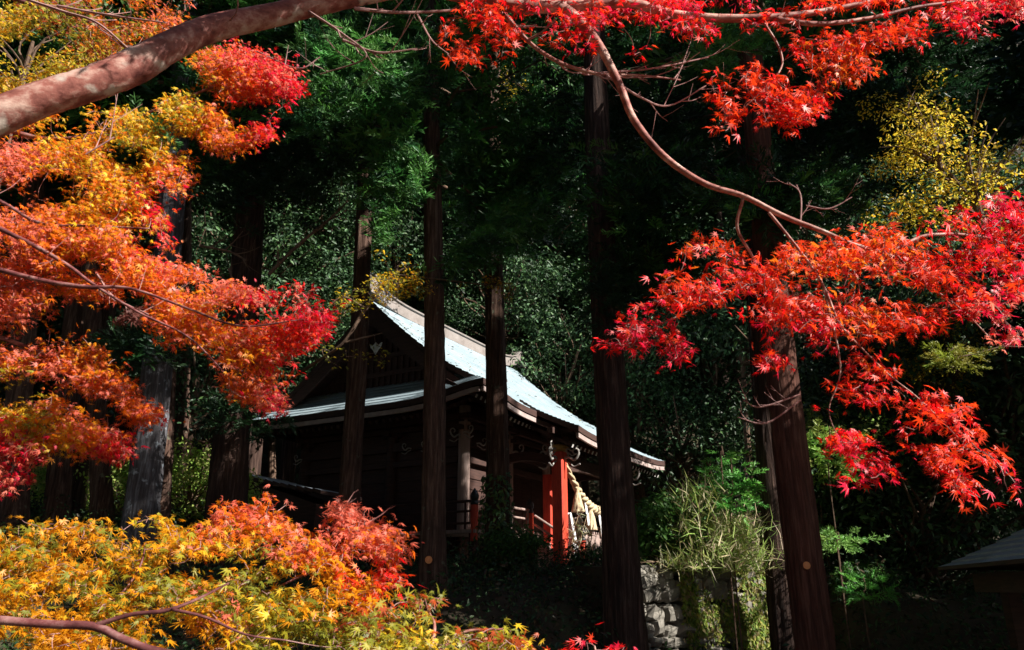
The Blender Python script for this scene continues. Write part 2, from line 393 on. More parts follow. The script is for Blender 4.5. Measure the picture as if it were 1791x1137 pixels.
# ridge box and its end tiles
mb = MB(); zr = hprof(DV / 2)
for j in range(24):
    u0 = VG - 0.12 + (LU - 2 * VG + 0.24) * j / 24; u1 = VG - 0.12 + (LU - 2 * VG + 0.24) * (j + 1) / 24
    f = lambda uu: 0.36 * (abs(uu - LU / 2) / (LU / 2 - VG)) ** 8
    for (hw, a0, a1) in ((0.15, -0.12, 0.20), (0.2, 0.203, 0.245)):
        mb.add([L(u0, -DV / 2 - hw, zr + a0 + f(u0)), L(u1, -DV / 2 - hw, zr + a0 + f(u1)), L(u1, -DV / 2 + hw, zr + a0 + f(u1)), L(u0, -DV / 2 + hw, zr + a0 + f(u0)),
                L(u0, -DV / 2 - hw, zr + a1 + f(u0)), L(u1, -DV / 2 - hw, zr + a1 + f(u1)), L(u1, -DV / 2 + hw, zr + a1 + f(u1)), L(u0, -DV / 2 + hw, zr + a1 + f(u0))],
               [(0, 1, 5, 4), (2, 3, 7, 6), (4, 5, 6, 7), (3, 2, 1, 0)] + ([(3, 0, 4, 7)] if j == 0 else []) + ([(1, 2, 6, 5)] if j == 23 else []))
rg = mb.build('ridge', M['ridge'], hall)
for uu, sg in ((VG - 0.16, -1), (LU - VG + 0.16, 1)):
    mb = MB(); o_ = [(-.42, -.32), (-.3, -.1), (-.34, .2), (-.2, .5), (-.1, .72), (0, .64), (.1, .72), (.2, .5), (.34, .2), (.3, -.1), (.42, -.32), (.16, -.2), (0, -.26), (-.16, -.2)]
    a = [L(uu, -DV / 2 + x * .62, zr + 0.3 + y * .62) for x, y in o_]; b = [p + U * 0.16 * sg for p in a]; k = len(a)
    mb.add(a + b, [tuple(range(k)), tuple(range(2 * k - 1, k - 1, -1))] + [(i, (i + 1) % k, (i + 1) % k + k, i + k) for i in range(k)])
    tube(mb, [L(uu - sg * 0.1, -DV / 2, zr + 0.55), L(uu + sg * 0.15, -DV / 2, zr + 0.6), L(uu + sg * 0.3, -DV / 2, zr + 0.72)], [0.07, 0.07, 0.06], 10)
    mb.build('ridge_end_tile', M['ridge'], hall)
# eave fascia, front and sides (curved), rafters
def fascia(name, P, h=0.11, out=None):
    mb = MB(); prev = None
    for (p, o) in P:
        cur = [p - ZZ * (TH + 0.005 + h), p + o * 0.07 - ZZ * (TH + 0.005 + h), p + o * 0.07 - ZZ * (TH + 0.005), p - ZZ * (TH + 0.005)]
        if prev: mb.add(prev + cur, [(0, 1, 5, 4), (1, 2, 6, 5), (2, 3, 7, 6), (3, 0, 4, 7)])
        else: mb.add(cur, [(0, 1, 2, 3)])
        prev = cur
    mb.add(prev, [(3, 2, 1, 0)]); mb.build(name, M['fascia'], hall)
fascia('eave_board', [(L(x, -0.09, hprof(0) + lift(x, 0)), NV) for x in np.linspace(0.06, LU - 0.06, 50)])
fascia('eave_board', [(L(0.09, -y, hprof(0) + lift(0, -y)), -U) for y in np.linspace(0.12, DV - 0.12, 40)])
mbr = MB(); mbr.hexa([(-1.5, -.04, -.09), (0, -.04, -.09), (0, .04, -.09), (-1.5, .04, -.09), (-1.5, -.04, 0), (0, -.04, 0), (0, .04, 0), (-1.5, .04, 0)])
mbr.mi = [1 if i == 3 else 0 for i in range(6)]
rme = np_mesh('rafter', mbr.v, mbr.f, mi=mbr.mi)
for q in (M['wood'], M['white_paint']): rme.materials.append(q)
rms = np_mesh('rafter', mbr.v, mbr.f); rms.materials.append(M['wood'])  # side rafter tips left unpainted, their shade put into the colour
def rafter(P, dirv, slope=0.55, me=None):
    o = link('rafter', me or rme, None, hall); o.location = Vector(P - ORG[hall.name])
    d = np.array([dirv[0], dirv[1], -slope]); d /= np.linalg.norm(d)
    o.rotation_euler = (0, math.asin(-d[2]), math.atan2(d[1], d[0]))
for i in range(46):
    x = 0.12 + (LU - 0.24) * i / 45; rafter(L(x, -0.22, hprof(0) - TH - 0.16 + lift(x, 0)), NV)
for i in range(36):
    y = 0.3 + (DV - 0.6) * i / 35; rafter(L(0.22, -y, hprof(0) - TH - 0.16 + lift(0, -y)), -U, me=rms)
# porch roof: flows out of the front slope
PU0, PU1, PV = 2.62, 9.1, 1.15
mb = MB(); rows = []
for i in range(15):
    v = -0.5 + (PV + 0.5) * (1 - i / 14)
    for s in (0.02, 0.0):
        row = []
        for j in range(25):
            t = j / 24; uu = PU0 + (PU1 - PU0) * t
            z = hprof(0) + 0.05 - 0.62 * max(v, 0) + 0.05 * max(v, 0) ** 2 + (0.66 * -v if v < 0 else 0) + 0.1 * (abs(2 * t - 1)) ** 4 * max(v, 0)
            row.append(L(uu, v - (0.004 if s == 0 else 0) * 0, z + s + 0.02))
        if s == 0.0: row = [p - NV * (-0.0) + (NV * -((PV + 0.5) / 14 - 0.004)) + ZZ * (0.0) for p in row] if i < 14 else None
        if row is not None:
            if s == 0.0:
                vn = v - (PV + 0.5) / 14 + 0.004
                row = []
                for j in range(25):
                    t = j / 24; uu = PU0 + (PU1 - PU0) * t
                    z = hprof(0) + 0.05 - 0.62 * max(vn, 0) + 0.05 * max(vn, 0) ** 2 + (0.66 * -vn if vn < 0 else 0) + 0.1 * (abs(2 * t - 1)) ** 4 * max(vn, 0)
                    row.append(L(uu, vn, z + 0.02))
            rows.append(row)
sheet(mb, rows)
mb.build('porch_roof', [M['copper_roof'], M['wood']], hall)
zpe = hprof(0) + 0.05 - 0.62 * PV + 0.05 * PV ** 2 + 0.02
fascia('eave_board', [(L(x, PV - 0.09, zpe + 0.1 * abs(2 * (x - PU0) / (PU1 - PU0) - 1) ** 4 * PV), NV) for x in np.linspace(PU0 + .04, PU1 - .04, 24)])
for i in range(27):
    x = PU0 + 0.12 + (PU1 - PU0 - 0.24) * i / 26; rafter(L(x, PV - 0.2, zpe - TH - 0.15), NV, 0.5)
# body
WU0, WU1, WV0, WV1 = 1.35, LU - 1.35, -1.35, -DV + 1.35
mb = MB(); bxL(mb, WU0 + .06, WU1 - .06, WV1 + .06, WV0 - .06, FLOOR, 6.15)
z = FLOOR
while z < 5.1:                                         # overlapping wall boards
    bxL(mb, WU0 + .03, WU0 + .059, WV1 + .1, WV0 - .1, z + .012, z + .25)
    bxL(mb, WU0 + .1, WU1 - .1, WV0 - .059, WV0 - .03, z + .012, z + .25); z += .262
mb.build('wall', M['wood'], hall)
for i, uu in enumerate((WU0, WU0 + 2.15, WU1 - 2.15, WU1)):
    mb = MB(); tube(mb, [L(uu, WV0, FLOOR), L(uu, WV0, 6.0)], 0.145, 20); mb.build('wall_post', M['wood_post'], hall, smooth=False)
for vv in (WV0 - 2.2, WV1):
    mb = MB(); tube(mb, [L(WU0, vv, FLOOR), L(WU0, vv, 6.0)], 0.145, 20); mb.build('wall_post', M['wood'], hall)
mb = MB()
for zz, h in ((3.0, .16), (4.62, .14), (5.02, .22), (5.5, .12)):
    bxL(mb, WU0 - .1, WU0 + .028, WV1, WV0 - .15, zz, zz + h); bxL(mb, WU0 + .15, WU1, WV0 - .028, WV0 + .1, zz, zz + h)
bxL(mb, WU0 - .35, WU0 - .2, WV1, WV0 + .3, 5.62, 5.76); bxL(mb, WU0 - .3, WU1, WV0 + .2, WV0 + .35, 5.624, 5.764)
mb.build('tie_beam', M['wood'], hall)
def bracket(P, mname='wood'):
    mb = MB()
    for k_, (hw, h0, h1) in enumerate(((.13, 0, .12), (.3, .12, .22), (.12, .22, .32), (.42, .32, .42))):
        c = P
        for (du, dv) in ((hw, .07), (.07, hw)):
            dz = 0.002 if du > dv else 0
            mb.hexa([c + U * a + NV * b_ + ZZ * (h0 + dz) for a, b_ in ((-du, -dv), (du, -dv), (du, dv), (-du, dv))] + [c + U * a + NV * b_ + ZZ * (h1 + dz) for a, b_ in ((-du, -dv), (du, -dv), (du, dv), (-du, dv))])
    mb.build('bracket', M[mname], hall)
for uu in (WU0, WU0 + 2.15, WU1 - 2.15, WU1): bracket(L(uu, WV0, 5.28))
for vv in (WV0 - 2.2, WV1): bracket(L(WU0, vv, 5.28))
def nose(P, dirv, s=1.0, flip=1, m='grey_paint'):     # carved, white-lined beam nose
    mb = MB(); c = [(0, 0), (.1, .02), (.2, -.04), (.28, .03), (.3, .12), (.24, .17), (.18, .12), (.21, .07)]
    tube(mb, catmull([P + dirv * x * s + ZZ * y * s * flip for x, y in c], 4), np.linspace(.026, .014, 29) * s, 6)
    c = [(.02, -.05), (.12, -.1), (.2, -.16), (.32, -.12)]
    tube(mb, catmull([P + dirv * x * s + ZZ * y * s * flip for x, y in c], 4), 0.015 * s, 6)
    mb.build('carved_beam_nose', M[m], hall)
for vv in (WV0 - .9, WV0 - 1.5, WV0 - 3.2, WV1): nose(L(WU0 - .14, vv, 5.05), -U * .3 + NV * -.95, .8)
nose(L(WU0 - .2, WV0 + .1, 5.3), NV, .9); nose(L(WU0 - .1, WV0, 5.25), -U * .7 - NV * .7, 1.0)
nose(L(WU0 + .4, WV0 + .1, 5.12), NV * .6 + U * .8, .9); nose(L(WU0 + 2.15, WV0 + .15, 5.15), NV, 1.1); nose(L(WU0 + 1.2, WV0 + .12, 5.0), U, 0.8)
# kohai posts (square, vermilion) with beams and carved noses
def post(u0, v0, wd, z0, z1, m, name='porch_post', ch=0.025):
    mb = MB(); h = wd / 2; c = ch
    o = [(-h + c, -h), (h - c, -h), (h, -h + c), (h, h - c), (h - c, h), (-h + c, h), (-h, h - c), (-h, -h + c)]
    a = [L(u0 + x, v0 + y, z0) for x, y in o]; b = [L(u0 + x, v0 + y, z1) for x, y in o]
    mb.add(a + b, [tuple(range(8))[::-1], tuple(range(8, 16))] + [(i, (i + 1) % 8, (i + 1) % 8 + 8, i + 8) for i in range(8)])
    return mb.build(name, M[m], hall)
K1 = (3.0, 0.42); K2 = (7.2, 0.42)
for ku, kv in (K1, K2):
    post(ku, kv, .3, 2.0, 4.95, 'red_paint'); post(ku, kv, .36, 1.9, 2.22, 'stone', 'post_footing')
    mb = MB(); tube(mb, [L(ku, kv, 4.96), L(ku, kv, 5.02), L(ku, kv, 5.08), L(ku, kv, 5.12)], [.15, .22, .24, .2], 16); mb.build('post_capital', M['gold'], hall)
    for a, dv in ((1, NV), (-1, -NV), (1, U), (-1, -U)):
        nose(L(ku, kv, 4.78) + dv * .14, dv, 1.35); nose(L(ku, kv, 5.0) + dv * .16, dv, 1.0, 1)
    bracket(L(ku, kv, 5.1))
post(3.62, -0.2, .24, 2.3, 4.5, 'red_paint', 'stair_post')
mb = MB()
for i in range(12):                                    # arched rainbow beams between the posts and back to the hall
    t0, t1 = i / 12, (i + 1) / 12; f = lambda t: 0.12 * math.sin(math.pi * t)
    for (A, B, hh) in ((L(K1[0] + .14, K1[1], 4.5), L(K2[0] - .14, K2[1], 4.5), .3), (L(K1[0], K1[1] - .14, 4.62), L(K1[0], WV0 + .15, 4.75), .22), (L(K2[0], K2[1] - .14, 4.62), L(K2[0], WV0 + .15, 4.75), .22)):
        d = (B - A); pr = np.array([-d[1], d[0], 0]); pr /= np.linalg.norm(pr); pr *= .08
        p0 = A + d * t0 + ZZ * f(t0); p1 = A + d * t1 + ZZ * f(t1)
        mb.add([p0 - pr, p0 + pr, p1 + pr, p1 - pr, p0 - pr + ZZ * hh, p0 + pr + ZZ * hh, p1 + pr + ZZ * hh, p1 - pr + ZZ * hh], [(3, 2, 1, 0), (4, 5, 6, 7), (1, 2, 6, 5), (3, 0, 4, 7)])
mb.build('rainbow_beam', M['wood'], hall)
mb = MB(); bxL(mb, K1[0] - .5, K2[0] + .5, K1[1] - .08, K1[1] + .08, 5.36, 5.5); mb.build('porch_purlin', M['wood'], hall)
# veranda with railings
mb = MB(); q = .95
bxL(mb, WU0 - q, WU0, WV1, WV0 + q, FLOOR - .08, FLOOR); bxL(mb, WU0, 3.1, WV0, WV0 + q, FLOOR - .08, FLOOR - .001); bxL(mb, 6.9, WU1 + q, WV0, WV0 + q, FLOOR - .08, FLOOR - .001)
bxL(mb, 3.1, 6.9, WV0, WV0 + q, FLOOR - .08, FLOOR - .001)
mb.build('veranda_floor', M['wood_post'], hall)
mb = MB()
for i in range(6): bxL(mb, WU0 - q + .05, WU0 - q + .19, WV0 + q - .2 - i * 1.1, WV0 + q - .06 - i * 1.1, 2.0, FLOOR - .081)
for i in range(1, 8): bxL(mb, WU0 - q + .2 + i * 1.1, WU0 - q + .34 + i * 1.1, WV0 + q - .2, WV0 + q - .06, 2.0, FLOOR - .081)
bxL(mb, WU0 + .2, WU1 - .2, WV1 + .2, WV0 - .2, 2.0, FLOOR - .081)
mb.build('underfloor_post', M['wood'], hall)
def rail(A, B, name='veranda_rail', m='wood', cross=3):
    mb = MB()
    for zz, rr in ((.62, .032), (.40, .026), (.14, .026)): tube(mb, [A + ZZ * zz, B + ZZ * zz], rr, 8)
    for t in np.linspace(0.04, .96, cross): tube(mb, [A + (B - A) * t + ZZ * .0, A + (B - A) * t + ZZ * .6], .024, 6)
    mb.build(name, M[m], hall)
def newel(P, h=.78, m='red_paint', s=1.0):
    mb = MB(); tube(mb, [P, P + ZZ * h], .085 * s, 14); nw = mb.build('newel_post', M[m], hall)
    mb = MB(); pr = [(.0, .09), (.05, .092), (.06, .075), (.1, .07), (.14, .095), (.2, .1), (.26, .08), (.31, .045), (.37, .012)]
    tube(mb, [P + ZZ * (h + .002 + a * s) for a, b in pr], [b * s for a, b in pr], 14); c = mb.build('post_cap', M['black_paint'], nw, smooth=True)
cr = L(WU0 - q + .08, WV0 + q - .08, FLOOR)
rail(cr, L(WU0 - q + .08, WV1, FLOOR), cross=6); newel(cr - ZZ * .25)
rail(cr, L(3.1, WV0 + q - .08, FLOOR), m='wood_post', cross=4); newel(L(3.1, WV0 + q - .08, FLOOR) - ZZ * .3, .85)
mb = MB()
for i in range(5): bxL(mb, 3.35, 6.75, WV0 + q + i * .26, WV0 + q + .3 + i * .26, 2.0, FLOOR - .16 * (i + 1))
mb.build('steps', M['wood_post'], hall)
for uu in (3.22, 6.82):
    A = L(uu, WV0 + q, FLOOR + .5); B = L(uu, WV0 + q + 1.3, FLOOR - .3)
    for dz in (0, -.22): mb = MB(); tube(mb, [A + ZZ * dz, B + ZZ * dz], .03, 8); mb.build('stair_rail', M['wood_post'], hall)
newel(L(3.22, WV0 + q + 1.3, 2.1), .7, s=.9)
# offering hall door panels
mb = MB()
for i in range(4):
    u0 = WU0 + 2.4 + i * .55; bxL(mb, u0, u0 + .5, WV0 - .028, WV0 + .012, FLOOR + .1, 4.6)
    for k_ in range(8): bxL(mb, u0 + .03 + k_ * .06, u0 + .05 + k_ * .06, WV0 + .013, WV0 + .03, FLOOR + .7, 4.55)
mb.build('lattice_door', M['wood'], hall)
mb = MB(); bxL(mb, 0.2, LU - .2, -DV + .3, -0.3, 1.6, 2.12); mb.build('plinth', M['stone'], hall)

# lantern box on the veranda, offering box and board under the rope
t_ = thing('hanging_lantern', 'small orange wooden lantern box on the veranda beside the ivy-clad cedar', 'lantern', L(2.2, WV0 + .45, FLOOR))
mb = MB(); bxL(mb, 2.05, 2.35, WV0 + .3, WV0 + .6, FLOOR + .28, FLOOR + .62); bxL(mb, 2.16, 2.24, WV0 + .41, WV0 + .49, FLOOR, FLOOR + .279); mb.build('body', M['orange_paint'], t_)
mb = MB(); c = L(2.2, WV0 + .45, FLOOR + .623)
mb.add([c + U * a + NV * b for a, b in ((-.24, -.24), (.24, -.24), (.24, .24), (-.24, .24))] + [c + ZZ * .16], [(3, 2, 1, 0), (0, 1, 4), (1, 2, 4), (2, 3, 4), (3, 0, 4)]); mb.build('roof', M['orange_paint'], t_)

rope = thing('sacred_rope', 'thick twisted straw rope with tassels and white paper strips hung across the porch', 'straw rope', L(K1[0] + .1, K1[1] + .2, 4.6))
A = L(K1[0] + .12, K1[1] + .1, 4.72); B = L(K2[0] - .12, K2[1] + .1, 4.72); mb = MB()
A_R, B_R = A, B; ts = np.linspace(0, 1, 120); base = np.array([A + (B - A) * t - ZZ * (1.15 * 4 * t * (1 - t)) * .9 for t in ts]); rad = 0.03 + .085 * np.sin(np.pi * ts) ** .6
for ph in (0, 2.094, 4.189):
    an = ts * 46 + ph; tube(mb, base + (NV[None] * np.cos(an)[:, None] + ZZ[None] * np.sin(an)[:, None]) * rad[:, None] * .55, rad * .62, 7)
mb.build('rope', M['straw'], rope, smooth=True)
for t in (.16, .36, .6, .82):
    P = A + (B - A) * t - ZZ * (1.15 * 4 * t * (1 - t)) * .9; mb = MB()
    tube(mb, [P + NV * .03, P - ZZ * .14 + NV * .03, P - ZZ * .2 + NV * .03, P - ZZ * .32 + NV * .03, P - ZZ * .62 + NV * .03], [.05, .05, .075, .11, .17], 26, wob=.1); mb.build('tassel', M['straw'], rope)
for t in (.26, .48, .7):
    P = A + (B - A) * t - ZZ * (1.15 * 4 * t * (1 - t)) * .9; mb = MB(); x = 0
    for k_ in range(4):
        a = P - ZZ * (.08 + k_ * .14) + U * x + NV * .04; b = a - ZZ * .17 + U * .05
        mb.add([a, a + U * .13, b + U * .13, b, a + NV * .004, a + U * .13 + NV * .004, b + U * .13 + NV * .004, b + NV * .004], [(0, 1, 2, 3), (7, 6, 5, 4), (0, 4, 5, 1), (1, 5, 6, 2), (2, 6, 7, 3), (3, 7, 4, 0)]); x += .07 if k_ % 2 else .03
    mb.build('paper_streamer', M['paper'], rope)
ob = thing('offering_box', 'weathered slatted wooden offering box under the straw rope', 'offering box', L(4.6, -.3, 2.2))
mb = MB(); bxL(mb, 4.0, 5.4, -.1, .5, 2.2, 3.05); mb.build('body', M['wood_post'], ob)
mb = MB()
for k_ in range(9): bxL(mb, 4.04 + k_ * .155, 4.12 + k_ * .155, -.09, .5, 3.052, 3.12)
mb.build('slats', M['wood_post'], ob)
bn = thing('white_banner', 'white hanging cloth banner tied at the foot of the vermilion porch post', 'banner', L(3.35, .62, 2.1))
mb = MB(); g = []
for i in range(9):
    for j in range(7):
        t = i / 8; wv = .1 + .2 * t; g.append(L(3.42, .35, 3.5 - 1.35 * t) + NV * (.05 + 1.2 * wv * j / 6) + U * (.04 * math.sin(j * 2.1 + i * .4)) )
mb.add(g, [(i * 7 + j, i * 7 + j + 1, (i + 1) * 7 + j + 1, (i + 1) * 7 + j) for i in range(8) for j in range(6)])
mb.build('cloth', M['paper'], bn)
mb = MB(); tube(mb, [L(3.42, .38, 2.0), L(3.42, .38, 3.6)], .018, 8); mb.build('pole', M['wood_post'], bn)

# ================================================================ stone retaining wall
def V3(px, Y, z): P = at(px, 900, Y); return np.array([P[0], Y, z])
sw = thing('stone_retaining_wall', 'rough dry-laid stone retaining wall half in sun below the grassy bank', 'stone wall', (3.0, 12.5, 0.6))
WA = np.array([1.75, 11.75, 0]); WB = np.array([4.9, 13.7, 0]); WD = (WB - WA); WLn = np.linalg.norm(WD); WD /= WLn; WNn = np.array([WD[1], -WD[0], 0])
mb = MB(); rr = np.random.default_rng(5); z = .3
def stone(mb, c, sx, sy, sz, rr):
    n1, n2 = 10, 6; V = []; Fs = []
    ex = rr.uniform(.35, .6); ta = rr.uniform(-.35, .35); ca, sa = math.cos(ta), math.sin(ta); dp = rr.uniform(.8, 1.25)
    for i in range(n2 + 1):
        th = math.pi * i / n2
        for j in range(n1):
            ph = 2 * math.pi * j / n1; d = np.array([math.sin(th) * math.cos(ph), math.sin(th) * math.sin(ph), math.cos(th)])
            d = np.sign(d) * np.abs(d) ** ex * (1 + rr.uniform(-.16, .16)); xx, zz2 = d[0] * sx, d[2] * sz; V.append(c + WD * (xx * ca - zz2 * sa) + WNn * d[1] * sy * dp + ZZ * (xx * sa + zz2 * ca))
    for i in range(n2):
        for j in range(n1):
            k = (j + 1) % n1; Fs.append((i * n1 + j, (i + 1) * n1 + j, (i + 1) * n1 + k, i * n1 + k))
    mb.add(V, Fs)
while z < 2.05:
    h = rr.uniform(.13, .24); x = rr.uniform(-.2, 0)
    while x < WLn:
        wd = rr.uniform(.14, .42); stone(mb, WA + WD * (x + wd / 2) + ZZ * (z + h / 2 + rr.uniform(-.06, .06)) - WNn * (.0 + .12 * z + rr.uniform(-.03, .03)), wd / 2 * 1.02, .2, h / 2 * 1.04, rr); x += wd
    z += h
mb.build('stones', M['stone'], sw, smooth=False)
mb = MB(); a = WA - WNn * .25; b = WB - WNn * .25
mb.hexa([a + ZZ * .0, b, b - WNn * 1.2, a - WNn * 1.2, a + ZZ * 2.0 - WNn * .15, b + ZZ * 2.0 - WNn * .15, b - WNn * 1.2 + ZZ * 2.05, a - WNn * 1.2 + ZZ * 2.05]); mb.build('earth_fill', M['soil'], sw)

# ================================================================ cedar trees
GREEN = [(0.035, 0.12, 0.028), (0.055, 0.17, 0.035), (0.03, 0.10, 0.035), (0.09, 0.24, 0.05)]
DGREEN = [(0.014, 0.045, 0.014), (0.022, 0.065, 0.018), (0.013, 0.038, 0.017)]  # darker copy of the cedar green, deep shade put into the colour
def crown_mesh(seed, H, Rm, nbr, nsp, spr, ssz, pal, zdroop=0.25, z0r=0.55):
    r = np.random.default_rng(seed); pos = []; dr = []; mb = MB()
    for i in range(nbr):
        t = (i + r.uniform(0, 1)) / nbr; z = H * t ** 1.05; rad = Rm * (z0r + (1 - z0r) * math.sin(min(1, t * 3) * math.pi / 2)) * (1 - t ** 2.2) * r.uniform(.6, 1.15) + .25
        ph = r.uniform(0, 2 * math.pi); d = np.array([math.cos(ph), math.sin(ph), 0])
        pts = [np.array([0, 0, z]) + d * rad * s + np.array([0, 0, 1]) * (-zdroop * rad * s + .3 * zdroop * rad * s * s * 1.6) + np.cross(d, [0, 0, 1]) * .12 * rad * math.sin(s * 3 + i) for s in np.linspace(0, 1, 6)]
        if i % 2 == 0: tube(mb, pts, np.linspace(.045, .01, 6), 5)
        pts = np.array(pts); m = max(3, int(nsp * rad / Rm))
        for k in range(m):
            s = r.uniform(.25, 1) ** .8; q = s * 5; a = min(int(q), 4); p = pts[a] + (pts[a + 1] - pts[a]) * (q - a)
            pos.append(p + r.normal(size=3) * .16); dd = d + r.normal(size=3) * .55; dd[2] = dd[2] * .6 - .15 + .25 * s; dr.append(dd)
    pos = np.array(pos); dr = np.array(dr); n = len(pos); parts = []
    nrm = np.tile([0, 0, 1.0], (n, 1)) + r.normal(size=(n, 3)) * .35; which = r.integers(0, len(spr), n)
    for k, (tv, tf) in enumerate(spr):
        s = which == k; c = colmix(pal, s.sum(), .3, r)
        parts.append(batch(tv, tf, pos[s], nrm[s], dr[s], ssz * r.uniform(.7, 1.3, s.sum()), c, 0))
    V, Fc, C = merge(parts); return np_mesh('crown', V, Fc, C), np_mesh('limbs', np.array(mb.v), mb.f)
CR = [crown_mesh(s, 15, 2.7, 110, 15, SPRB, .62, GREEN) for s in (1, 2)]
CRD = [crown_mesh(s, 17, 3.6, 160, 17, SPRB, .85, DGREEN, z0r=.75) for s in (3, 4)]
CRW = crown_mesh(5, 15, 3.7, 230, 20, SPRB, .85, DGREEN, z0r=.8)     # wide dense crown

def trunk_mesh(name, P0, P1, r0, r1, seed, flare=.35, sides=44, rings=120):
    r = np.random.default_rng(seed); t = np.linspace(0, 1, rings) ** 1.3
    H = np.linalg.norm(P1 - P0); c = P0 + (P1 - P0) * t[:, None]
    c[:, 0] += .03 * np.sin(t * H * .5 + seed); c[:, 1] += .03 * np.cos(t * H * .43 + seed)
    th = np.linspace(0, 2 * np.pi, sides, endpoint=False)
    lob = sum(r.uniform(.01, .035) * np.cos(k * th + r.uniform(0, 6)) for k in (2, 3, 5, 7))
    rid = r.uniform(-1, 1, sides) * .05
    rad = (r0 + (r1 - r0) * t)[:, None] * (1 + lob[None] * (1 + 2 * np.exp(-t * H / .8))[:, None] + rid[None] * (1 + .5 * np.sin(t * 40 + r.uniform(0, 6))[:, None]) + r.normal(size=(rings, sides)) * .022)
    rad += (r0 * flare * np.exp(-t * H / .7))[:, None] * (1 + .35 * np.cos(5 * th + seed))[None]
    V = c[:, None] + np.stack([rad * np.cos(th), rad * np.sin(th), np.zeros_like(rad)], -1)
    i = (np.arange(rings - 1)[:, None] * sides + np.arange(sides)[None]); j = (np.arange(rings - 1)[:, None] * sides + (np.arange(sides)[None] + 1) % sides)
    return np_mesh(name, V.reshape(-1, 3), np.stack([i.ravel(), j.ravel(), (j + sides).ravel(), (i + sides).ravel()], 1), smooth=True)
def cedar(label, xb, yb, xt, yt, Y, wpx, zc, crown, H=24, bark='cedar_bark', seed=0, rot=0, csc=1.0, stubs=0, group='tall cedars around the shrine', flare=.3, sink=.3):
    B0 = at(xb, yb, Y); T0 = at(xt, yt, Y); d = (T0 - B0) / (T0[2] - B0[2])
    zg = float(gz(B0[0], Y)); B = B0 + d * (zg - sink - B0[2]); T = B0 + d * (H - B0[2]); r = pxm(B0, wpx) / 2
    t = thing('cedar_tree', label, 'tree', B, group)
    me = trunk_mesh('trunk', B - B, T - B, r, r * .42, seed + 10, flare); link('trunk', me, M[bark], t)
    cm = crown[0] if isinstance(crown, tuple) else None
    if crown is not None:
        C = B0 + d * (zc - B0[2]) - B
        for nm, mm, mt in (('crown', crown[0], M['needle']), ('limbs', crown[1], M['dark_twig'])):
            o = link(nm, mm, mt, t, Vector(C)); o.rotation_euler = (0, 0, rot); o.scale = (csc, csc, (H + .5 - zc) / 15 if crown in CR else (H + 1 - zc) / 17)
    if stubs:
        r_ = np.random.default_rng(seed + 99); mb = MB()
        for k in range(stubs):
            z = r_.uniform(zg + 3.5, zc + 1); ph = r_.uniform(0, 6.28); l = r_.uniform(.3, 1.4); dd = np.array([math.cos(ph), math.sin(ph), r_.uniform(-.3, .2)])
            p = B0 + d * (z - B0[2]); tube(mb, catmull([p, p + dd * l * .5, p + dd * l + np.array([0, 0, -.1 * l])], 3), np.linspace(.025, .008, 7), 5)
        mb.build('dead_branches', M['dark_twig'], t)
    t['_d'] = 0; del t['_d']
    return t, B0, d
def clump(t, px, py, wpx, hpx, Y, n, size, pal, dY=.8, spr=SPR, rng=None, outward=None, name='foliage_clump'):
    r = rng or R; xy = r.normal(size=(n, 2)) * .42; xy = xy / np.maximum(1, np.linalg.norm(xy, axis=1) / .98)[:, None]
    Yv = Y + r.uniform(-dY, dY, n); pos = np.array([at(px + a * wpx / 2, py + b * hpx / 2, y) for (a, b), y in zip(xy, Yv)])
    c0 = at(px, py + hpx * .1, Y); dr = (pos - c0); dr /= np.linalg.norm(dr, axis=1)[:, None] + .01
    dr = dr * .9 + r.normal(size=(n, 3)) * .45; dr[:, 2] = dr[:, 2] * .6 + .1
    nrm = np.tile([0, 0, 1.0], (n, 1)) + r.normal(size=(n, 3)) * .4; which = r.integers(0, len(spr), n); parts = []
    for k, (tv, tf) in enumerate(spr):
        s = which == k
        if s.any(): parts.append(batch(tv, tf, pos[s], nrm[s], dr[s], size * r.uniform(.7, 1.25, s.sum()), colmix(pal, s.sum(), .3, r), ORG[t.name]))
    V, Fc, C = merge(parts); return link(name, np_mesh(name, V, Fc, C), M['needle'], t)

T1, *_ = cedar('slim cedar left of the hall with yellow leaves across its trunk', 611, 890, 640, 260, 15.0, 38, 11.3, CR[0], seed=1, rot=1)
T2, *_ = cedar('straight cedar before the gable with an orange cut knot low on its trunk', 757, 1000, 757, 500, 13.0, 42, 9.0, CR[1], seed=2, rot=2)
T3, *_ = cedar('cedar with ivy round its foot and sunlit streaks, in front of the roof corner', 868, 920, 864, 420, 15.6, 41, 10.3, CR[0], seed=3, rot=3)
T4, *_ = cedar('broad cedar standing before the porch, right of the straw rope', 1084, 1000, 1050, 300, 11.3, 64, 11.5, CR[1], seed=4, rot=.7, csc=.9, bark='cedar_bark_shade')
T5, *_ = cedar('reddish cedar with a round orange branch scar, in front of the right slope', 1417, 1100, 1370, 660, 9.6, 66, 10.0, CR[0], seed=5, rot=1.7, bark='cedar_bark_red', csc=1.1, flare=.12)
T6, *_ = cedar('dark cedar right behind the reddish scarred one', 1374, 1100, 1337, 660, 12.3, 50, 10.0, CR[1], seed=6, rot=4, bark='cedar_bark_shade', flare=.1)
T7, *_ = cedar('thick dark cedar left of the hall, half behind the maple tip', 402, 860, 440, 300, 14.0, 66, 11.5, CR[0], seed=7, rot=2.5, stubs=10, bark='cedar_bark_shade')
T8, *_ = cedar('pale grey-barked cedar streaked with lichen on the left', 247, 880, 273, 620, 13.0, 56, 10.5, CR[1], seed=8, rot=.3, bark='cedar_bark_grey')
T8b, *_ = cedar('dark slim cedar just behind the pale grey one', 276, 880, 290, 620, 14.2, 34, 10.5, CR[0], seed=9, rot=5)
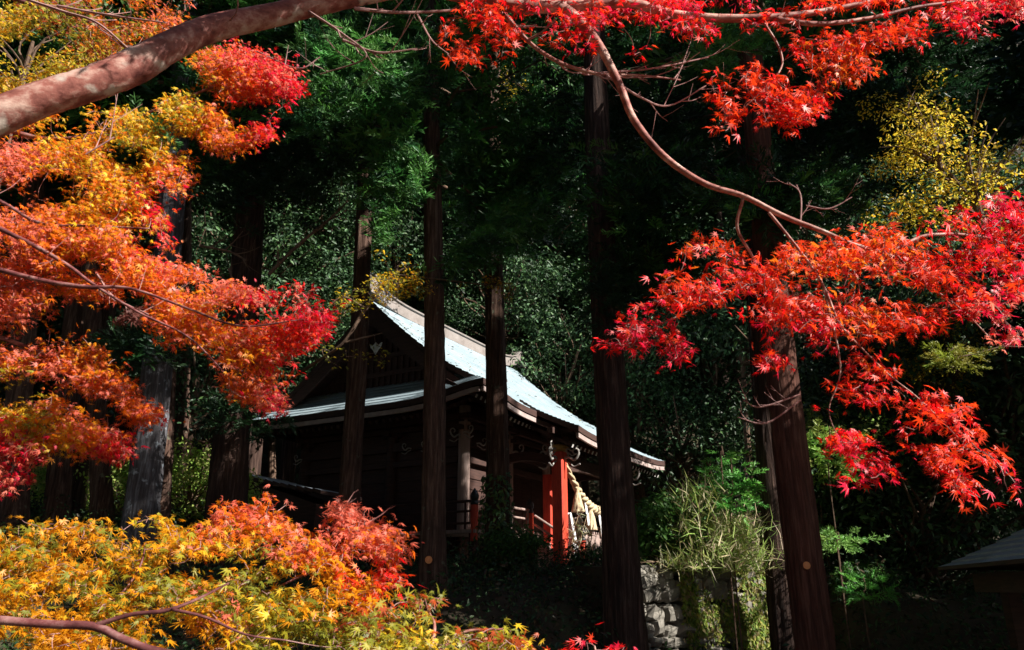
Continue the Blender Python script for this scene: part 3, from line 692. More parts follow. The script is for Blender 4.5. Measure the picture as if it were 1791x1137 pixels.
T9, *_ = cedar('narrow cedar with a sunlit foot, between the maples on the left', 177, 890, 166, 600, 15.0, 36, 10.5, CR[1], seed=10, rot=1.1)
T10, *_ = cedar('leaning cedar near the left border of the wood', 101, 880, 133, 560, 15.5, 40, 10.5, CR[0], seed=11, rot=2.2)
T11, *_ = cedar('cedar half hidden by pink maple at the far left edge', 28, 860, 45, 560, 15.0, 46, 10.5, CR[1], seed=12, rot=3.2)
T12, *_ = cedar('thin grey distant cedar left of the thick dark one', 320, 700, 325, 380, 20.0, 24, 14, CR[0], seed=13, rot=4.2)
T13, *_ = cedar('thin distant trunk behind the roof ridge', 925, 600, 920, 430, 30.0, 18, 17, CR[1], H=27, seed=14, rot=5.2)
# cut knots
for t, px, py, Y in ((T2, 752, 980, 13.0), (T5, 1398, 990, 9.6)):
    P = at(px, py, Y); rad = pxm(P, 40 if t is T2 else 68) / 2; P = P + np.array([0, -rad * .86, 0]); mb = MB()
    tube(mb, [P + np.array([0, .12, 0]), P + np.array([-.0, -.045, .0])], pxm(P, 8), 14); mb.cur = 1
    tube(mb, [P + np.array([0, -.0451, 0]), P + np.array([0, -.05, 0])], pxm(P, 6.5), 14)
    mb.build('cut_branch_stub', [M['cedar_bark_red'], M['cutwood']], t)
# low foliage clumps on the near cedars; sunlit ones have light put into brighter palettes
rc = np.random.default_rng(31)
clump(T2, 800, 350, 280, 215, 12.2, 1000, .46, GREEN + [(.07, .2, .05)], rng=rc, dY=.6)
clump(T2, 770, 440, 120, 90, 12.2, 220, .42, GREEN, rng=rc, dY=.4)
clump(T3, 890, 330, 200, 215, 14.2, 700, .5, GREEN, rng=rc)
clump(T2, 760, 440, 150, 110, 12.9, 120, .45, DGREEN, rng=rc)
clump(T1, 640, 140, 280, 220, 11.5, 330, .5, GREEN, rng=rc, dY=1)
clump(T1, 650, 95, 130, 110, 10.3, 70, .42, [(.1, .28, .06), (.07, .2, .045), (.13, .34, .07)], rng=rc, dY=.4)
clump(T1, 560, 190, 110, 90, 10.8, 50, .42, GREEN, rng=rc, dY=.4)
clump(T2, 740, 330, 90, 110, 11.7, 70, .4, [(.08, .22, .05), (.1, .28, .06)], rng=rc, dY=.3)
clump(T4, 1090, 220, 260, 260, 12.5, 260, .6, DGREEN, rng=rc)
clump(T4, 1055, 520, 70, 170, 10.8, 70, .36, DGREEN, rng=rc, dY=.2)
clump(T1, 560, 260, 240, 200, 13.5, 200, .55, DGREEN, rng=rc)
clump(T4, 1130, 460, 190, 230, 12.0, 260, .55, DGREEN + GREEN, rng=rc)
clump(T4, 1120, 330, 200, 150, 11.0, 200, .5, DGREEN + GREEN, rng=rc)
clump(T4, 1270, 75, 130, 90, 9.0, 60, .42, [(.1, .28, .06), (.07, .2, .045), (.13, .34, .07)], rng=rc)
clump(T5, 1380, 350, 260, 110, 9.8, 240, .48, DGREEN + GREEN, rng=rc)
clump(T5, 1480, 230, 330, 180, 11, 260, .6, DGREEN, rng=rc)
clump(T7, 460, 330, 200, 150, 13.5, 130, .55, DGREEN, rng=rc)
clump(T8, 250, 600, 130, 80, 12.6, 90, .45, DGREEN, rng=rc)
clump(T7, 430, 720, 140, 90, 13.4, 110, .45, DGREEN, rng=rc)
clump(T8, 255, 235, 60, 40, 8.0, 30, .3, [(.06, .2, .04)], rng=rc)

# wood behind and around: each tree its own crown
rb = np.random.default_rng(77)
def wood_tree(x, y, crown, H, zc, wd, label, rot, sc=1.0, group='cedars in the wood behind'):
    zg = float(gz(x, y)) - .3; t = thing('cedar_tree', label, 'tree', (x, y, zg), group)
    link('trunk', TRK[int(rot * 10) % 3], M['cedar_bark'], t).scale = (wd / .5, wd / .5, H / 20)
    for nm, mm, mt in (('crown', crown[0], M['needle']), ('limbs', crown[1], M['dark_twig'])):
        o = link(nm, mm, mt, t, (0, 0, zc)); o.rotation_euler = (0, 0, rot); o.scale = (sc, sc, (H + .5 - zc) / 17)
    return t
TRK = [trunk_mesh('trunk', np.zeros(3), np.array([0, 0, 20.0]), .25, .08, s, sides=16, rings=30) for s in (71, 72, 73)]
for m_ in TRK: m_.materials.append(M['cedar_bark_shade'])  # dark copy so that trunks in the wood look shaded
LMX = [(130, 'the far left maple tiers'), (260, 'the pale grey cedar'), (380, 'the left maple tip'), (480, 'the thick dark cedar'), (600, 'the left roof edge'), (720, 'the gable peak'), (820, 'the ridge'), (920, 'the right ridge end'), (1040, 'the porch'), (1160, 'the broad cedar'), (1300, 'the small red leaf drift'), (1420, 'the scarred cedar'), (1560, 'the red maple spray'), (1700, 'the yellow tree'), (9999, 'the right picture edge')]
def near(x, y):
    px = proj((x, y, 8))[0]; return [n for a, n in LMX if px < a][0]
ROWN = ['nearest', 'second', 'third', 'fourth', 'farthest']
k = 0
for row, (y0, n, zc, Hh) in enumerate(((28.5, 9, 14.5, 28), (33, 10, 12, 27), (38, 11, 6, 25), (43, 11, 3, 24), (52, 12, 2, 25))):
    half = y0 * .72
    for i in range(n):
        x = -half + 2 * half * (i + .5) / n + rb.uniform(-.8, .8); y = y0 + rb.uniform(-1.2, 1.2)
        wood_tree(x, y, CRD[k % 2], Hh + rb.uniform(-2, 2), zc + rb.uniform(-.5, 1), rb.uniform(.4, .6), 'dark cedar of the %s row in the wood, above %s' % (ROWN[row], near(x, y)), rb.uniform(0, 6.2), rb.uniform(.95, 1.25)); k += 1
# unseen shade trees added right of the view to darken the court
for (x, y, H, zc, sc) in ((11.2, 6.6, 24, 5.5, 1.1), (12.0, 10.4, 19, 5.0, 1.1), (13.5, 5.2, 25, 6, 1.1), (15.4, 8.0, 26, 6, 1.2), (10.5, 8.2, 15, 4, .85)):
    wood_tree(x, y, CRW, H, zc, .6, 'unseen dense cedar added right of the court for its shade', rb.uniform(0, 6), sc, group='added shade cedars right of the court')
for (x, y, sc_) in ((-7, -7, 1.2), (0, -11, 1.3), (-13, 0, 1.3), (7, -15, 1.2), (-14, 8, 1.2), (-3, -17, 1.3)):  # unseen trees added behind and to the left to block sky light
    wood_tree(x, y, CRW, 24, 5, .6, 'unseen dense cedar added at the near side to block sky light', rb.uniform(0, 6), sc_, group='added sky-blocking cedars at the near side')
for (x, y, H, zc, sc) in ((-9.5, 17, 23, 10, 1.1), (-13, 15, 22, 8, 1.2), (-12, 21, 25, 11, 1.2), (-8, 24, 27, 13.5, 1.1), (-16, 19, 22, 6, 1.2), (-4.5, 27.5, 28, 15, 1)):
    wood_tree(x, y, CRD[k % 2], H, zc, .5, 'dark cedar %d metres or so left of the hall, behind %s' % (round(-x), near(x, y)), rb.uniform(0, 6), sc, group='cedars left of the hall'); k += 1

# ================================================================ broadleaf trees and shrubs
def leafball(seed, n, Rx, Rz, size, pal, nclump=26, tv=OVALV, tf=OVALF, tight=.2, trunkh=.0):
    r = np.random.default_rng(seed); c = r.normal(size=(nclump, 3)); c /= np.linalg.norm(c, axis=1)[:, None]; c *= r.uniform(.45, 1, (nclump, 1)); c *= [Rx, Rx, Rz]
    idx = r.integers(0, nclump, n); off = r.normal(size=(n, 3)); off /= np.linalg.norm(off, axis=1)[:, None]; off *= r.uniform(.5, 1, (n, 1)) * Rx * tight * 2 * [1, 1, .6]
    pos = c[idx] + off; pos[:, 2] += Rz + trunkh
    nrm = off * [.5, .5, .5] / (Rx * tight) + np.array([0, 0, .6]) + r.normal(size=(n, 3)) * .5; ax = off + r.normal(size=(n, 3)) * Rx * tight
    V, Fc, C = batch(tv, tf, pos, nrm, ax, size * r.uniform(.7, 1.3, n), colmix(pal, n, .25, r), 0)
    mb = MB()
    for k in range(0, nclump):
        e = c[k] + [0, 0, Rz + trunkh]; b = np.array([0, 0, max(.1, e[2] * .35)]); tube(mb, catmull([b, (b + e) / 2 + r.normal(size=3) * .1 * Rx, e], 3), np.linspace(.03, .008, 7) * Rx / 1.5, 5)
    tube(mb, [(0, 0, -.3), (0.02, 0, .3 * Rz), (0, .03, Rz + trunkh)], [.09 * Rx / 1.5, .07 * Rx / 1.5, .03 * Rx / 1.5], 8)
    return np_mesh('foliage', V, Fc, C), np_mesh('stems', np.array(mb.v), mb.f)
EVG = [(.024, .055, .018), (.016, .04, .015), (.09, .18, .06), (.03, .07, .028), (.1, .19, .09)]  # pale entries paint sunlit speckle among leaves darkened as in shade
BL = [leafball(40, 9000, 2.4, 2.4, .15, EVG, 34), leafball(41, 9000, 2.6, 2.0, .14, EVG, 30)]
BLY = leafball(43, 2800, 2.7, 2.6, .13, [(.78, .52, .03), (.82, .6, .05), (.5, .45, .04), (.85, .66, .1)], 17, tight=.17)
BLG = leafball(44, 5000, 1.3, .9, .085, [(.35, .5, .1), (.45, .58, .14), (.25, .42, .07), (.52, .56, .18)], 26)
SH = leafball(45, 3500, .8, .6, .09, [(.06, .16, .03), (.09, .2, .04), (.05, .12, .03)], 20)
def leafy(kind, src, px, py, Y, sc, label, group, cat='tree', mt='gloss_leaf', z=None, szz=1.0):
    P = at(px, py, Y); zg = P[2] if z is None else z
    t = thing(kind, label, cat, (P[0], Y, zg), group)
    for nm, mm, m_ in (('foliage', src[0], M[mt]), ('stems', src[1], M['dark_twig'])):
        o = link(nm, mm, m_, t); o.scale = (sc, sc, sc * szz); o.rotation_euler = (0, 0, rb.uniform(0, 6.2))
    gg = float(gz(P[0], Y))
    if zg - gg > .5:
        lean = 1.9 if kind == 'yellow_tree' and Y < 8.5 else 0
        mb = MB(); tube(mb, catmull([(P[0] + .25 * sc + lean, Y + .3, gg - .3), (P[0] - .1 * sc + lean * .95, Y + .1, (gg + zg) / 2), (P[0], Y, zg + .5 * sc)], 5), (np.linspace(.13, .06, 11) * (max(.5, sc) if sc > .6 else .3) if cat == 'tree' else .015), 10, wob=.06); mb.build('trunk', M['dark_twig'], t)
    return t
for i, (px, py, Y, sc) in enumerate(((390, 560, 24, 1.2), (500, 560, 25, 1.2), (560, 700, 24, .9), (330, 780, 21, 1.0), (450, 480, 27, 1.3), (690, 520, 29, 1.2), (950, 560, 30, 1.2), (1010, 640, 29, 1.1), (1000, 500, 33, 1.4), (880, 520, 32, 1.2), (600, 540, 28, 1.2), (250, 700, 23, 1.2), (120, 760, 22, 1.2), (20, 700, 22, 1.2), (980, 760, 28, 1.0), (1120, 700, 27, 1.1), (360, 460, 25, 1.2), (560, 470, 26, 1.2), (640, 430, 28, 1.2), (760, 500, 30, 1.2), (830, 450, 31, 1.3), (930, 440, 29, 1.2), (1010, 430, 30, 1.2), (880, 600, 28, 1.0), (1100, 560, 29, 1.3), (450, 640, 24, 1.1), (310, 620, 23, 1.0), (720, 600, 31, 1.3))):
    leafy('evergreen_tree', BL[i % 2], px, py, Y, sc, 'glossy-leaved evergreen tree among the cedars, %s behind %s' % ('high' if py < 600 else 'low', near(at(px, py, Y)[0], Y)), 'evergreens behind the hall')
for i, (px, py, Y, sc) in enumerate(((1480, 800, 17, 1.1), (1560, 900, 15, 1.0), (1700, 850, 16, 1.1), (1620, 700, 19, 1.2), (1790, 900, 14, 1.1), (1520, 1010, 14.5, .8), (1640, 1060, 13.5, .8), (1780, 700, 20, 1.3), (1240, 760, 27, 1.3), (1190, 860, 27, 1.1), (1700, 500, 26, 1.5), (1560, 500, 26, 1.5), (1450, 560, 24, 1.3), (1300, 620, 25, 1.2))):
    leafy('evergreen_tree', BL[i % 2], px, py, Y, sc, 'dark broadleaf evergreen on the right slope, %s behind %s' % ('high' if py < 720 else 'low', near(at(px, py, Y)[0], Y)), 'evergreens on the right slope')
leafy('yellow_tree', BLY, 1722, 415, 8.2, .42, 'golden yellow autumn tree high on the right', None, mt='maple_leaf')
leafy('yellow_tree', BLY, 1645, 300, 8.2, .3, 'smaller amber crown left of the golden yellow tree', None, mt='maple_leaf')
leafy('yellow_tree', BLY, 30, 190, 9, .42, 'bright yellow tree at the top left behind the bough', None, mt='maple_leaf')
leafy('yellow_tree', BLY, 1670, 690, 13, .42, 'olive yellow sapling under the red maple at the right', None)
leafy('yellow_tree', BLY, 870, 190, 18, .42, 'small patch of amber leaves under the upper red spray', None)
leafy('shrub', BLG, 322, 935, 15.6, .95, 'bright yellow-green sunlit shrub between two left cedars', None, 'shrub', mt='grass')
leafy('shrub', BLG, 210, 920, 18, .9, 'sunlit green shrub behind the narrow cedar', None, 'shrub', mt='grass')
leafy('shrub', BLG, 135, 900, 18, .9, 'sunlit green shrub left of the narrow cedar', None, 'shrub', mt='grass')
leafy('shrub', SH, 1150, 990, 12.6, 1.05, 'leafy green bush on the wall beside the broad cedar', None, 'shrub')
def fern(px, py, wpx, hpx, Y, n, size, label, kind='young_conifer', cat='young conifer', pal=[(.12, .38, .06), (.16, .45, .08), (.09, .3, .05)], lean=0):
    b = at(px, py + hpx / 2, Y); zg = float(gz(b[0], Y)); t = thing(kind, label, cat, (b[0], Y, zg)); mb = MB(); tp = at(px, py - hpx / 2, Y)
    tube(mb, catmull([(b[0] + lean, Y, zg - .2), b + [lean * .8, 0, 0], (b + tp) / 2 + [.03, 0, 0], tp], 4), .012, 6); mb.build('stem', M['dark_twig'], t)
    clump(t, px, py, wpx, hpx, Y, n, size, pal, dY=.25, rng=rc, name='foliage')
leafy('shrub', SH, 1215, 985, 12.3, .5, 'fresh green low bush in the dry grass heap', None, 'shrub', mt='grass')
fern(1278, 855, 90, 110, 12.0, 75, .3, 'bright green young conifer rising above the dry grass')
fern(1262, 800, 40, 40, 12.1, 14, .2, 'small sunlit sprig at the very top of the green clump')
fern(1450, 790, 110, 90, 12.5, 70, .3, 'lime green young conifer right of the scarred cedar', pal=[(.22, .4, .06), (.3, .46, .08), (.14, .32, .05)])
fern(1465, 945, 110, 30, 11.8, 34, .28, 'low fan of lit green fronds right of the scarred cedar', pal=[(.18, .38, .08), (.25, .42, .1)])
fern(1510, 1030, 90, 40, 11.6, 34, .22, 'small sunlit green frond clump near the lower right')
fern(1670, 625, 110, 40, 11.0, 40, .26, 'olive yellow frond under the red maple at the right', pal=[(.35, .36, .04), (.3, .32, .05)], lean=1.9)
leafy('shrub', BLG, 1440, 850, 13.5, .75, 'lime green sunlit shrub right of the scarred cedar', None, 'shrub', mt='grass')
leafy('shrub', BLG, 1490, 985, 15, .6, 'low lime shrub below the red leaves', None, 'shrub')
leafy('shrub', SH, 1510, 1060, 12.8, .6, 'small glossy green bush near the lower right', None, 'shrub')
leafy('shrub', SH, 1025, 1012, 15.5, .5, 'shrub between the porch post and the broad cedar', None, 'shrub')
leafy('shrub', SH, 900, 1000, 14.8, .75, 'dark bush at the foot of the stair railing', None, 'shrub')

# undergrowth, ivy, dry grass
def scatter(n, fx, size, pal, tv, tf, name, label, mt, rng, up=.7, cat='ground cover', lift_=.25):
    pts = fx(n, rng); n = len(pts); nrm = rng.normal(size=(n, 3)) * .6 + [0, -.3, up]; ax = rng.normal(size=(n, 3))
    V, Fc, C = batch(tv, tf, pts, nrm, ax, size * rng.uniform(.6, 1.4, n), colmix(pal, n, .3, rng), 0)
    return tag(link(name, np_mesh(name, V, Fc, C), M[mt]), label, cat, kind='stuff')
ru = np.random.default_rng(88)
def roofpts(n, r):
    d = 4 * r.uniform(0, 1, n) ** .6 * .95; uu = VG + .2 + r.uniform(0, 1, n) ** 2.0 * 8; return np.array([L(a, -b, hprof(b) + .035) for a, b in zip(uu, d)])
scatter(120, roofpts, .09, [(.35, .25, .05), (.12, .07, .03), (.2, .12, .05), (.08, .06, .04)], OVALV, OVALF, 'fallen_leaves', 'fallen leaves littering the upper left of the shrine roof', 'grass', ru, up=3)
def bankpts(n, r):
    x = r.uniform(-9, 9, n); y = r.uniform(8, 17.5, n); x = x * y / 13; z = gz(x, y) + r.uniform(0, 1, n) ** 2 * .45 * (1 + .5 * np.sin(x * 2) * np.sin(y * 3)); return np.stack([x, y, z], 1)
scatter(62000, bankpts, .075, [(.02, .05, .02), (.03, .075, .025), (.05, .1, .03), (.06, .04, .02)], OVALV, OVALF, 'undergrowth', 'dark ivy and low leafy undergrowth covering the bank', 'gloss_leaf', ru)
def hillpts(n, r):
    x = r.uniform(-1, 1, n); y = r.uniform(18, 40, n); x = x * y * .75; kq = ~((np.abs(x - 1) < 7.5) & (y < 28)); x, y = x[kq], y[kq]; n = len(x); z = gz(x, y) + r.uniform(0, 1, n) ** 2 * 1.0; return np.stack([x, y, z], 1)
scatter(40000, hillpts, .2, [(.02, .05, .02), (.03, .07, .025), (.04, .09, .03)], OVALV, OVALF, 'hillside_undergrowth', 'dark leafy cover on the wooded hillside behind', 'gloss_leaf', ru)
# dry grass tuft on the wall
BLV = np.array([(0, -.02, 0), (0, .02, 0), (.5, .016, .06), (.5, -.016, .06), (1, 0, -.12)]); BLF = np.array([(0, 1, 2), (0, 2, 3), (3, 2, 4)])
def grasspts(c, rx, n, r, hh): return c + np.stack([r.normal(size=n) * rx, r.normal(size=n) * .35, r.uniform(0, hh, n)], 1)
gp = np.vstack([grasspts(at(1215, 905, 12.3), .16, 500, ru, .35), grasspts(at(1300, 950, 12.5), .14, 400, ru, .3), grasspts(at(1245, 985, 12.2), .27, 1500, ru, .6), grasspts(at(1290, 1000, 12.3), .3, 900, ru, .3), grasspts(at(1195, 1000, 12.1), .2, 300, ru, .15)])
n = len(gp); ax = ru.normal(size=(n, 3)) * .5 + [0, -.1, .7]; ax[:, 2] = np.abs(ax[:, 2]) - .12
V, Fc, C = batch(BLV, BLF, gp, ru.normal(size=(n, 3)) + [.3, -1, .2], ax, .3 * ru.uniform(.4, 1.5, n), colmix([(.66, .56, .34), (.7, .6, .4), (.45, .52, .16), (.32, .46, .1), (.36, .5, .14)], n, .2, ru), 0)
tag(link('dry_grass', np_mesh('dry_grass', V, Fc, C), M['grass']), 'straw-coloured dry grass heaped over the stone wall', 'grass', kind='stuff')
wp = []
for _ in range(9000):
    x = ru.uniform(.3, 1) * WLn * .8; zz_ = ru.uniform(0, 1) ** .7 * 1.5 + .55
    if math.sin(x * 3.1) + math.sin(zz_ * 5 + x) + ru.normal() * .6 + (1.6 - x) * .7 > -.2: wp.append(WA + WD * x + ZZ * zz_ + WNn * (.18 - .12 * zz_ + .06))
wp = np.array(wp); n = len(wp)
V, Fc, C = batch(OVALV, OVALF, wp, WNn + ru.normal(size=(n, 3)) * .4, ru.normal(size=(n, 3)) + [0, 0, -1], .07 * ru.uniform(.6, 1.5, n), colmix([(.26, .36, .06), (.42, .44, .1), (.16, .26, .05), (.4, .32, .16)], n, .2, ru), 0)
tag(link('wall_moss', np_mesh('wall_moss', V, Fc, C), M['grass']), 'yellow-green moss and creepers on the sunlit stone wall', 'moss', kind='stuff')
# ivy on the foot of the third cedar
B3 = at(868, 930, 15.6); n = 1500; ph = ru.uniform(0, 6.28, n); hz = ru.uniform(0, 1, n) ** 1.6 * 1.9 - .8; rr_ = pxm(B3, 41) / 2 * 1.12 + ru.uniform(0, .12, n) * (1.2 - hz)
ip = np.stack([B3[0] + np.cos(ph) * rr_, B3[1] + np.sin(ph) * rr_, B3[2] + hz], 1)
V, Fc, C = batch(OVALV, OVALF, ip, np.stack([np.cos(ph), np.sin(ph), ph * 0 + .3], 1) + ru.normal(size=(n, 3)) * .3, ru.normal(size=(n, 3)) + [0, 0, -.6], .1 * ru.uniform(.6, 1.3, n), colmix([(.05, .12, .05), (.08, .17, .07), (.12, .2, .05)], n, .2, ru), ORG[T3.name])
link('ivy', np_mesh('ivy', V, Fc, C), M['gloss_leaf'], T3)
# bamboo sprays by the porch post
bs = thing('bamboo_grass', 'pale bamboo sprays leaning at the foot of the porch post', 'plant', L(2.8, .8, 2.1))
mb = MB(); lp = []; ld = []
for k_ in range(9):
    p = L(2.75 + ru.uniform(-.15, .3), .7 + ru.uniform(-.2, .5), 2.1); tp = p + ZZ * ru.uniform(.6, 1.5) + NV * ru.uniform(-.3, .5) + U * ru.uniform(-.4, .2); pt = catmull([p, (p + tp) / 2 + ZZ * .1, tp], 4)
    tube(mb, pt, .007, 5)
    for q_ in range(16): s = ru.uniform(.4, 1); lp.append(p + (tp - p) * s + ZZ * .05); ld.append(ru.normal(size=3) + [0, 0, -.2])
mb.build('canes', M['straw'], bs); lp = np.array(lp); n = len(lp)
V, Fc, C = batch(np.array([(0, 0, 0), (.4, .07, 0), (1, 0, -.1), (.4, -.07, 0)]), np.array([(0, 1, 2), (0, 2, 3)]), lp, ru.normal(size=(n, 3)) + [0, 0, 1], np.array(ld), .24, colmix([(.55, .55, .35), (.35, .45, .18), (.6, .58, .45)], n, .2, ru), ORG[bs.name])
link('leaves', np_mesh('leaves', V, Fc, C), M['grass'], bs)

# ================================================================ small roofs at the margins
pv = thing('pavilion', 'low dark pavilion roof at the lower right corner', 'pavilion', (8.3, 8.8, .6))
c0 = at(1640, 994, 10.8); mb = MB(); u2 = np.array([1.0, -.25, 0]); u2 /= np.linalg.norm(u2); v2 = np.array([.243, .970, 0]); v2 /= np.linalg.norm(v2)
W_, D_ = 4.2, 3.6; A = c0 - v2 * D_ / np.linalg.norm(v2); apex = A + u2 * W_ / 2 + v2 * D_ / 2 + ZZ * 1.3
cn = [A, A + u2 * W_, A + u2 * W_ + v2 * D_, A + v2 * D_]
for i in range(4):
    p, q_ = cn[i], cn[(i + 1) % 4]; rows = []
    nst = 14
    for s in range(nst):
        for t, h in ((s / nst, .018), ((s + 1) / nst - .003, 0)):
            f = lambda P, t=t: P + (apex - P) * t - ZZ * .1 * math.sin(math.pi * t) + ZZ * h
            rows.append([f(p) + (f(q_) - f(p)) * j / 8 for j in range(9)])
    TH = .045; sheet(mb, rows)
mb.build('roof', [M['slate'], M['wood']], pv)
mb = MB(); ci = [A + u2 * .35 + v2 * .35, A + u2 * (W_ - .35) + v2 * .35, A + u2 * (W_ - .35) + v2 * (D_ - .35), A + u2 * .35 + v2 * (D_ - .35)]
for i in range(4):
    p, q_ = ci[i] - ZZ * .3, ci[(i + 1) % 4] - ZZ * .3; d = (q_ - p); pr = np.array([-d[1], d[0], 0]); pr *= .06 / np.linalg.norm(pr); d = d / np.linalg.norm(d) * .05
    mb.hexa([p - pr + d, q_ - pr - d, q_ + pr - d, p + pr + d, p - pr + d + ZZ * .22, q_ - pr - d + ZZ * .22, q_ + pr - d + ZZ * .22, p + pr + d + ZZ * .22])
mb.build('eave_beam', M['wood'], pv)
for p in ci:
    mb = MB(); p = p + u2 * (.35 if p is ci[0] or p is ci[3] else -.35); h = .08; mb.hexa([p + np.array([a * h, b * h, -p[2] + .4]) for a, b in ((-1, -1), (1, -1), (1, 1), (-1, 1))] + [p + np.array([a * h, b * h, -.05]) for a, b in ((-1, -1), (1, -1), (1, 1), (-1, 1))])
    mb.build('post', M['wood'], pv)
sh = thing('storage_shed', 'low tile-roofed shed littered with twigs, left behind the hall corner', 'shed', at(500, 900, 17.5))
r0 = at(440, 832, 18.2); r1 = at(575, 872, 17.3); dd = (r1 - r0); dd[2] = 0; dn = np.array([-dd[1], dd[0], 0]); dn /= np.linalg.norm(dn)
mb = MB(); rows = []
for s in range(10):
    for t, h in ((s / 10, .03), ((s + 1) / 10 - .003, 0)):
        P = r0 + (r1 - r0) * t + ZZ * (h + .15 * t * t); rows.append([P + dn * (-.3 + 1.6 * j / 10) for j in range(11)])
TH = .08; sheet(mb, rows); mb.build('roof', [M['slate'], M['wood']], sh)
mb = MB(); c = (r0 + r1) / 2 + dn * .5; e1 = dd / np.linalg.norm(dd)
mb.hexa([c + e1 * a * .9 + dn * b * .65 - ZZ * 1.9 for a, b in ((-1, -1), (1, -1), (1, 1), (-1, 1))] + [c + e1 * a * .9 + dn * b * .65 + ZZ * (-.1 - .28 * a - .05) for a, b in ((-1, -1), (1, -1), (1, 1), (-1, 1))])
mb.build('wall', M['wood'], sh)

# ================================================================ maples
RED = (.85, .01, .012); SCAR = (.88, .06, .01); CRIM = (.82, .014, .06); ORG_ = (.88, .2, .012); AMB = (.84, .36, .012); YEL = (.85, .56, .03); YGR = (.42, .38, .03); OLI = (.25, .26, .03); PINK_SHEEN = (.92, .22, .14); RUST = (.5, .09, .02)  # the pink mixes rosy leaf tips with a painted highlight sheen
PAL = dict(R=RED, S=SCAR, C=CRIM, O=ORG_, A=AMB, Y=YEL, G=YGR, L=OLI, P=PINK_SHEEN, U=RUST, B=(.2, .075, .06))
def inpoly(x, y, poly):
    p = np.array(poly, float); c = np.zeros(len(x), bool); j = len(p) - 1
    for i in range(len(p)):
        cond = ((p[i, 1] > y) != (p[j, 1] > y)) & (x < (p[j, 0] - p[i, 0]) * (y - p[i, 1]) / (p[j, 1] - p[i, 1] + 1e-9) + p[i, 0]); c ^= cond; j = i
    return c
def sample_poly(poly, n, r):
    p = np.array(poly, float); lo, hi = p.min(0), p.max(0); X_, Y_ = [], []; tot = 0
    while tot < n:
        x = r.uniform(lo[0], hi[0], n * 2); y = r.uniform(lo[1], hi[1], n * 2); m = inpoly(x, y, poly); X_.append(x[m]); Y_.append(y[m]); tot += m.sum()
    return np.concatenate(X_)[:n], np.concatenate(Y_)[:n]
def atv(px, py, Y):
    x = (px - CX) / F; y = -(py - CY) / F; d = np.stack([x, cp - y * sp, sp + y * cp], -1); return CAM + d * (Y / d[:, 1])[:, None]
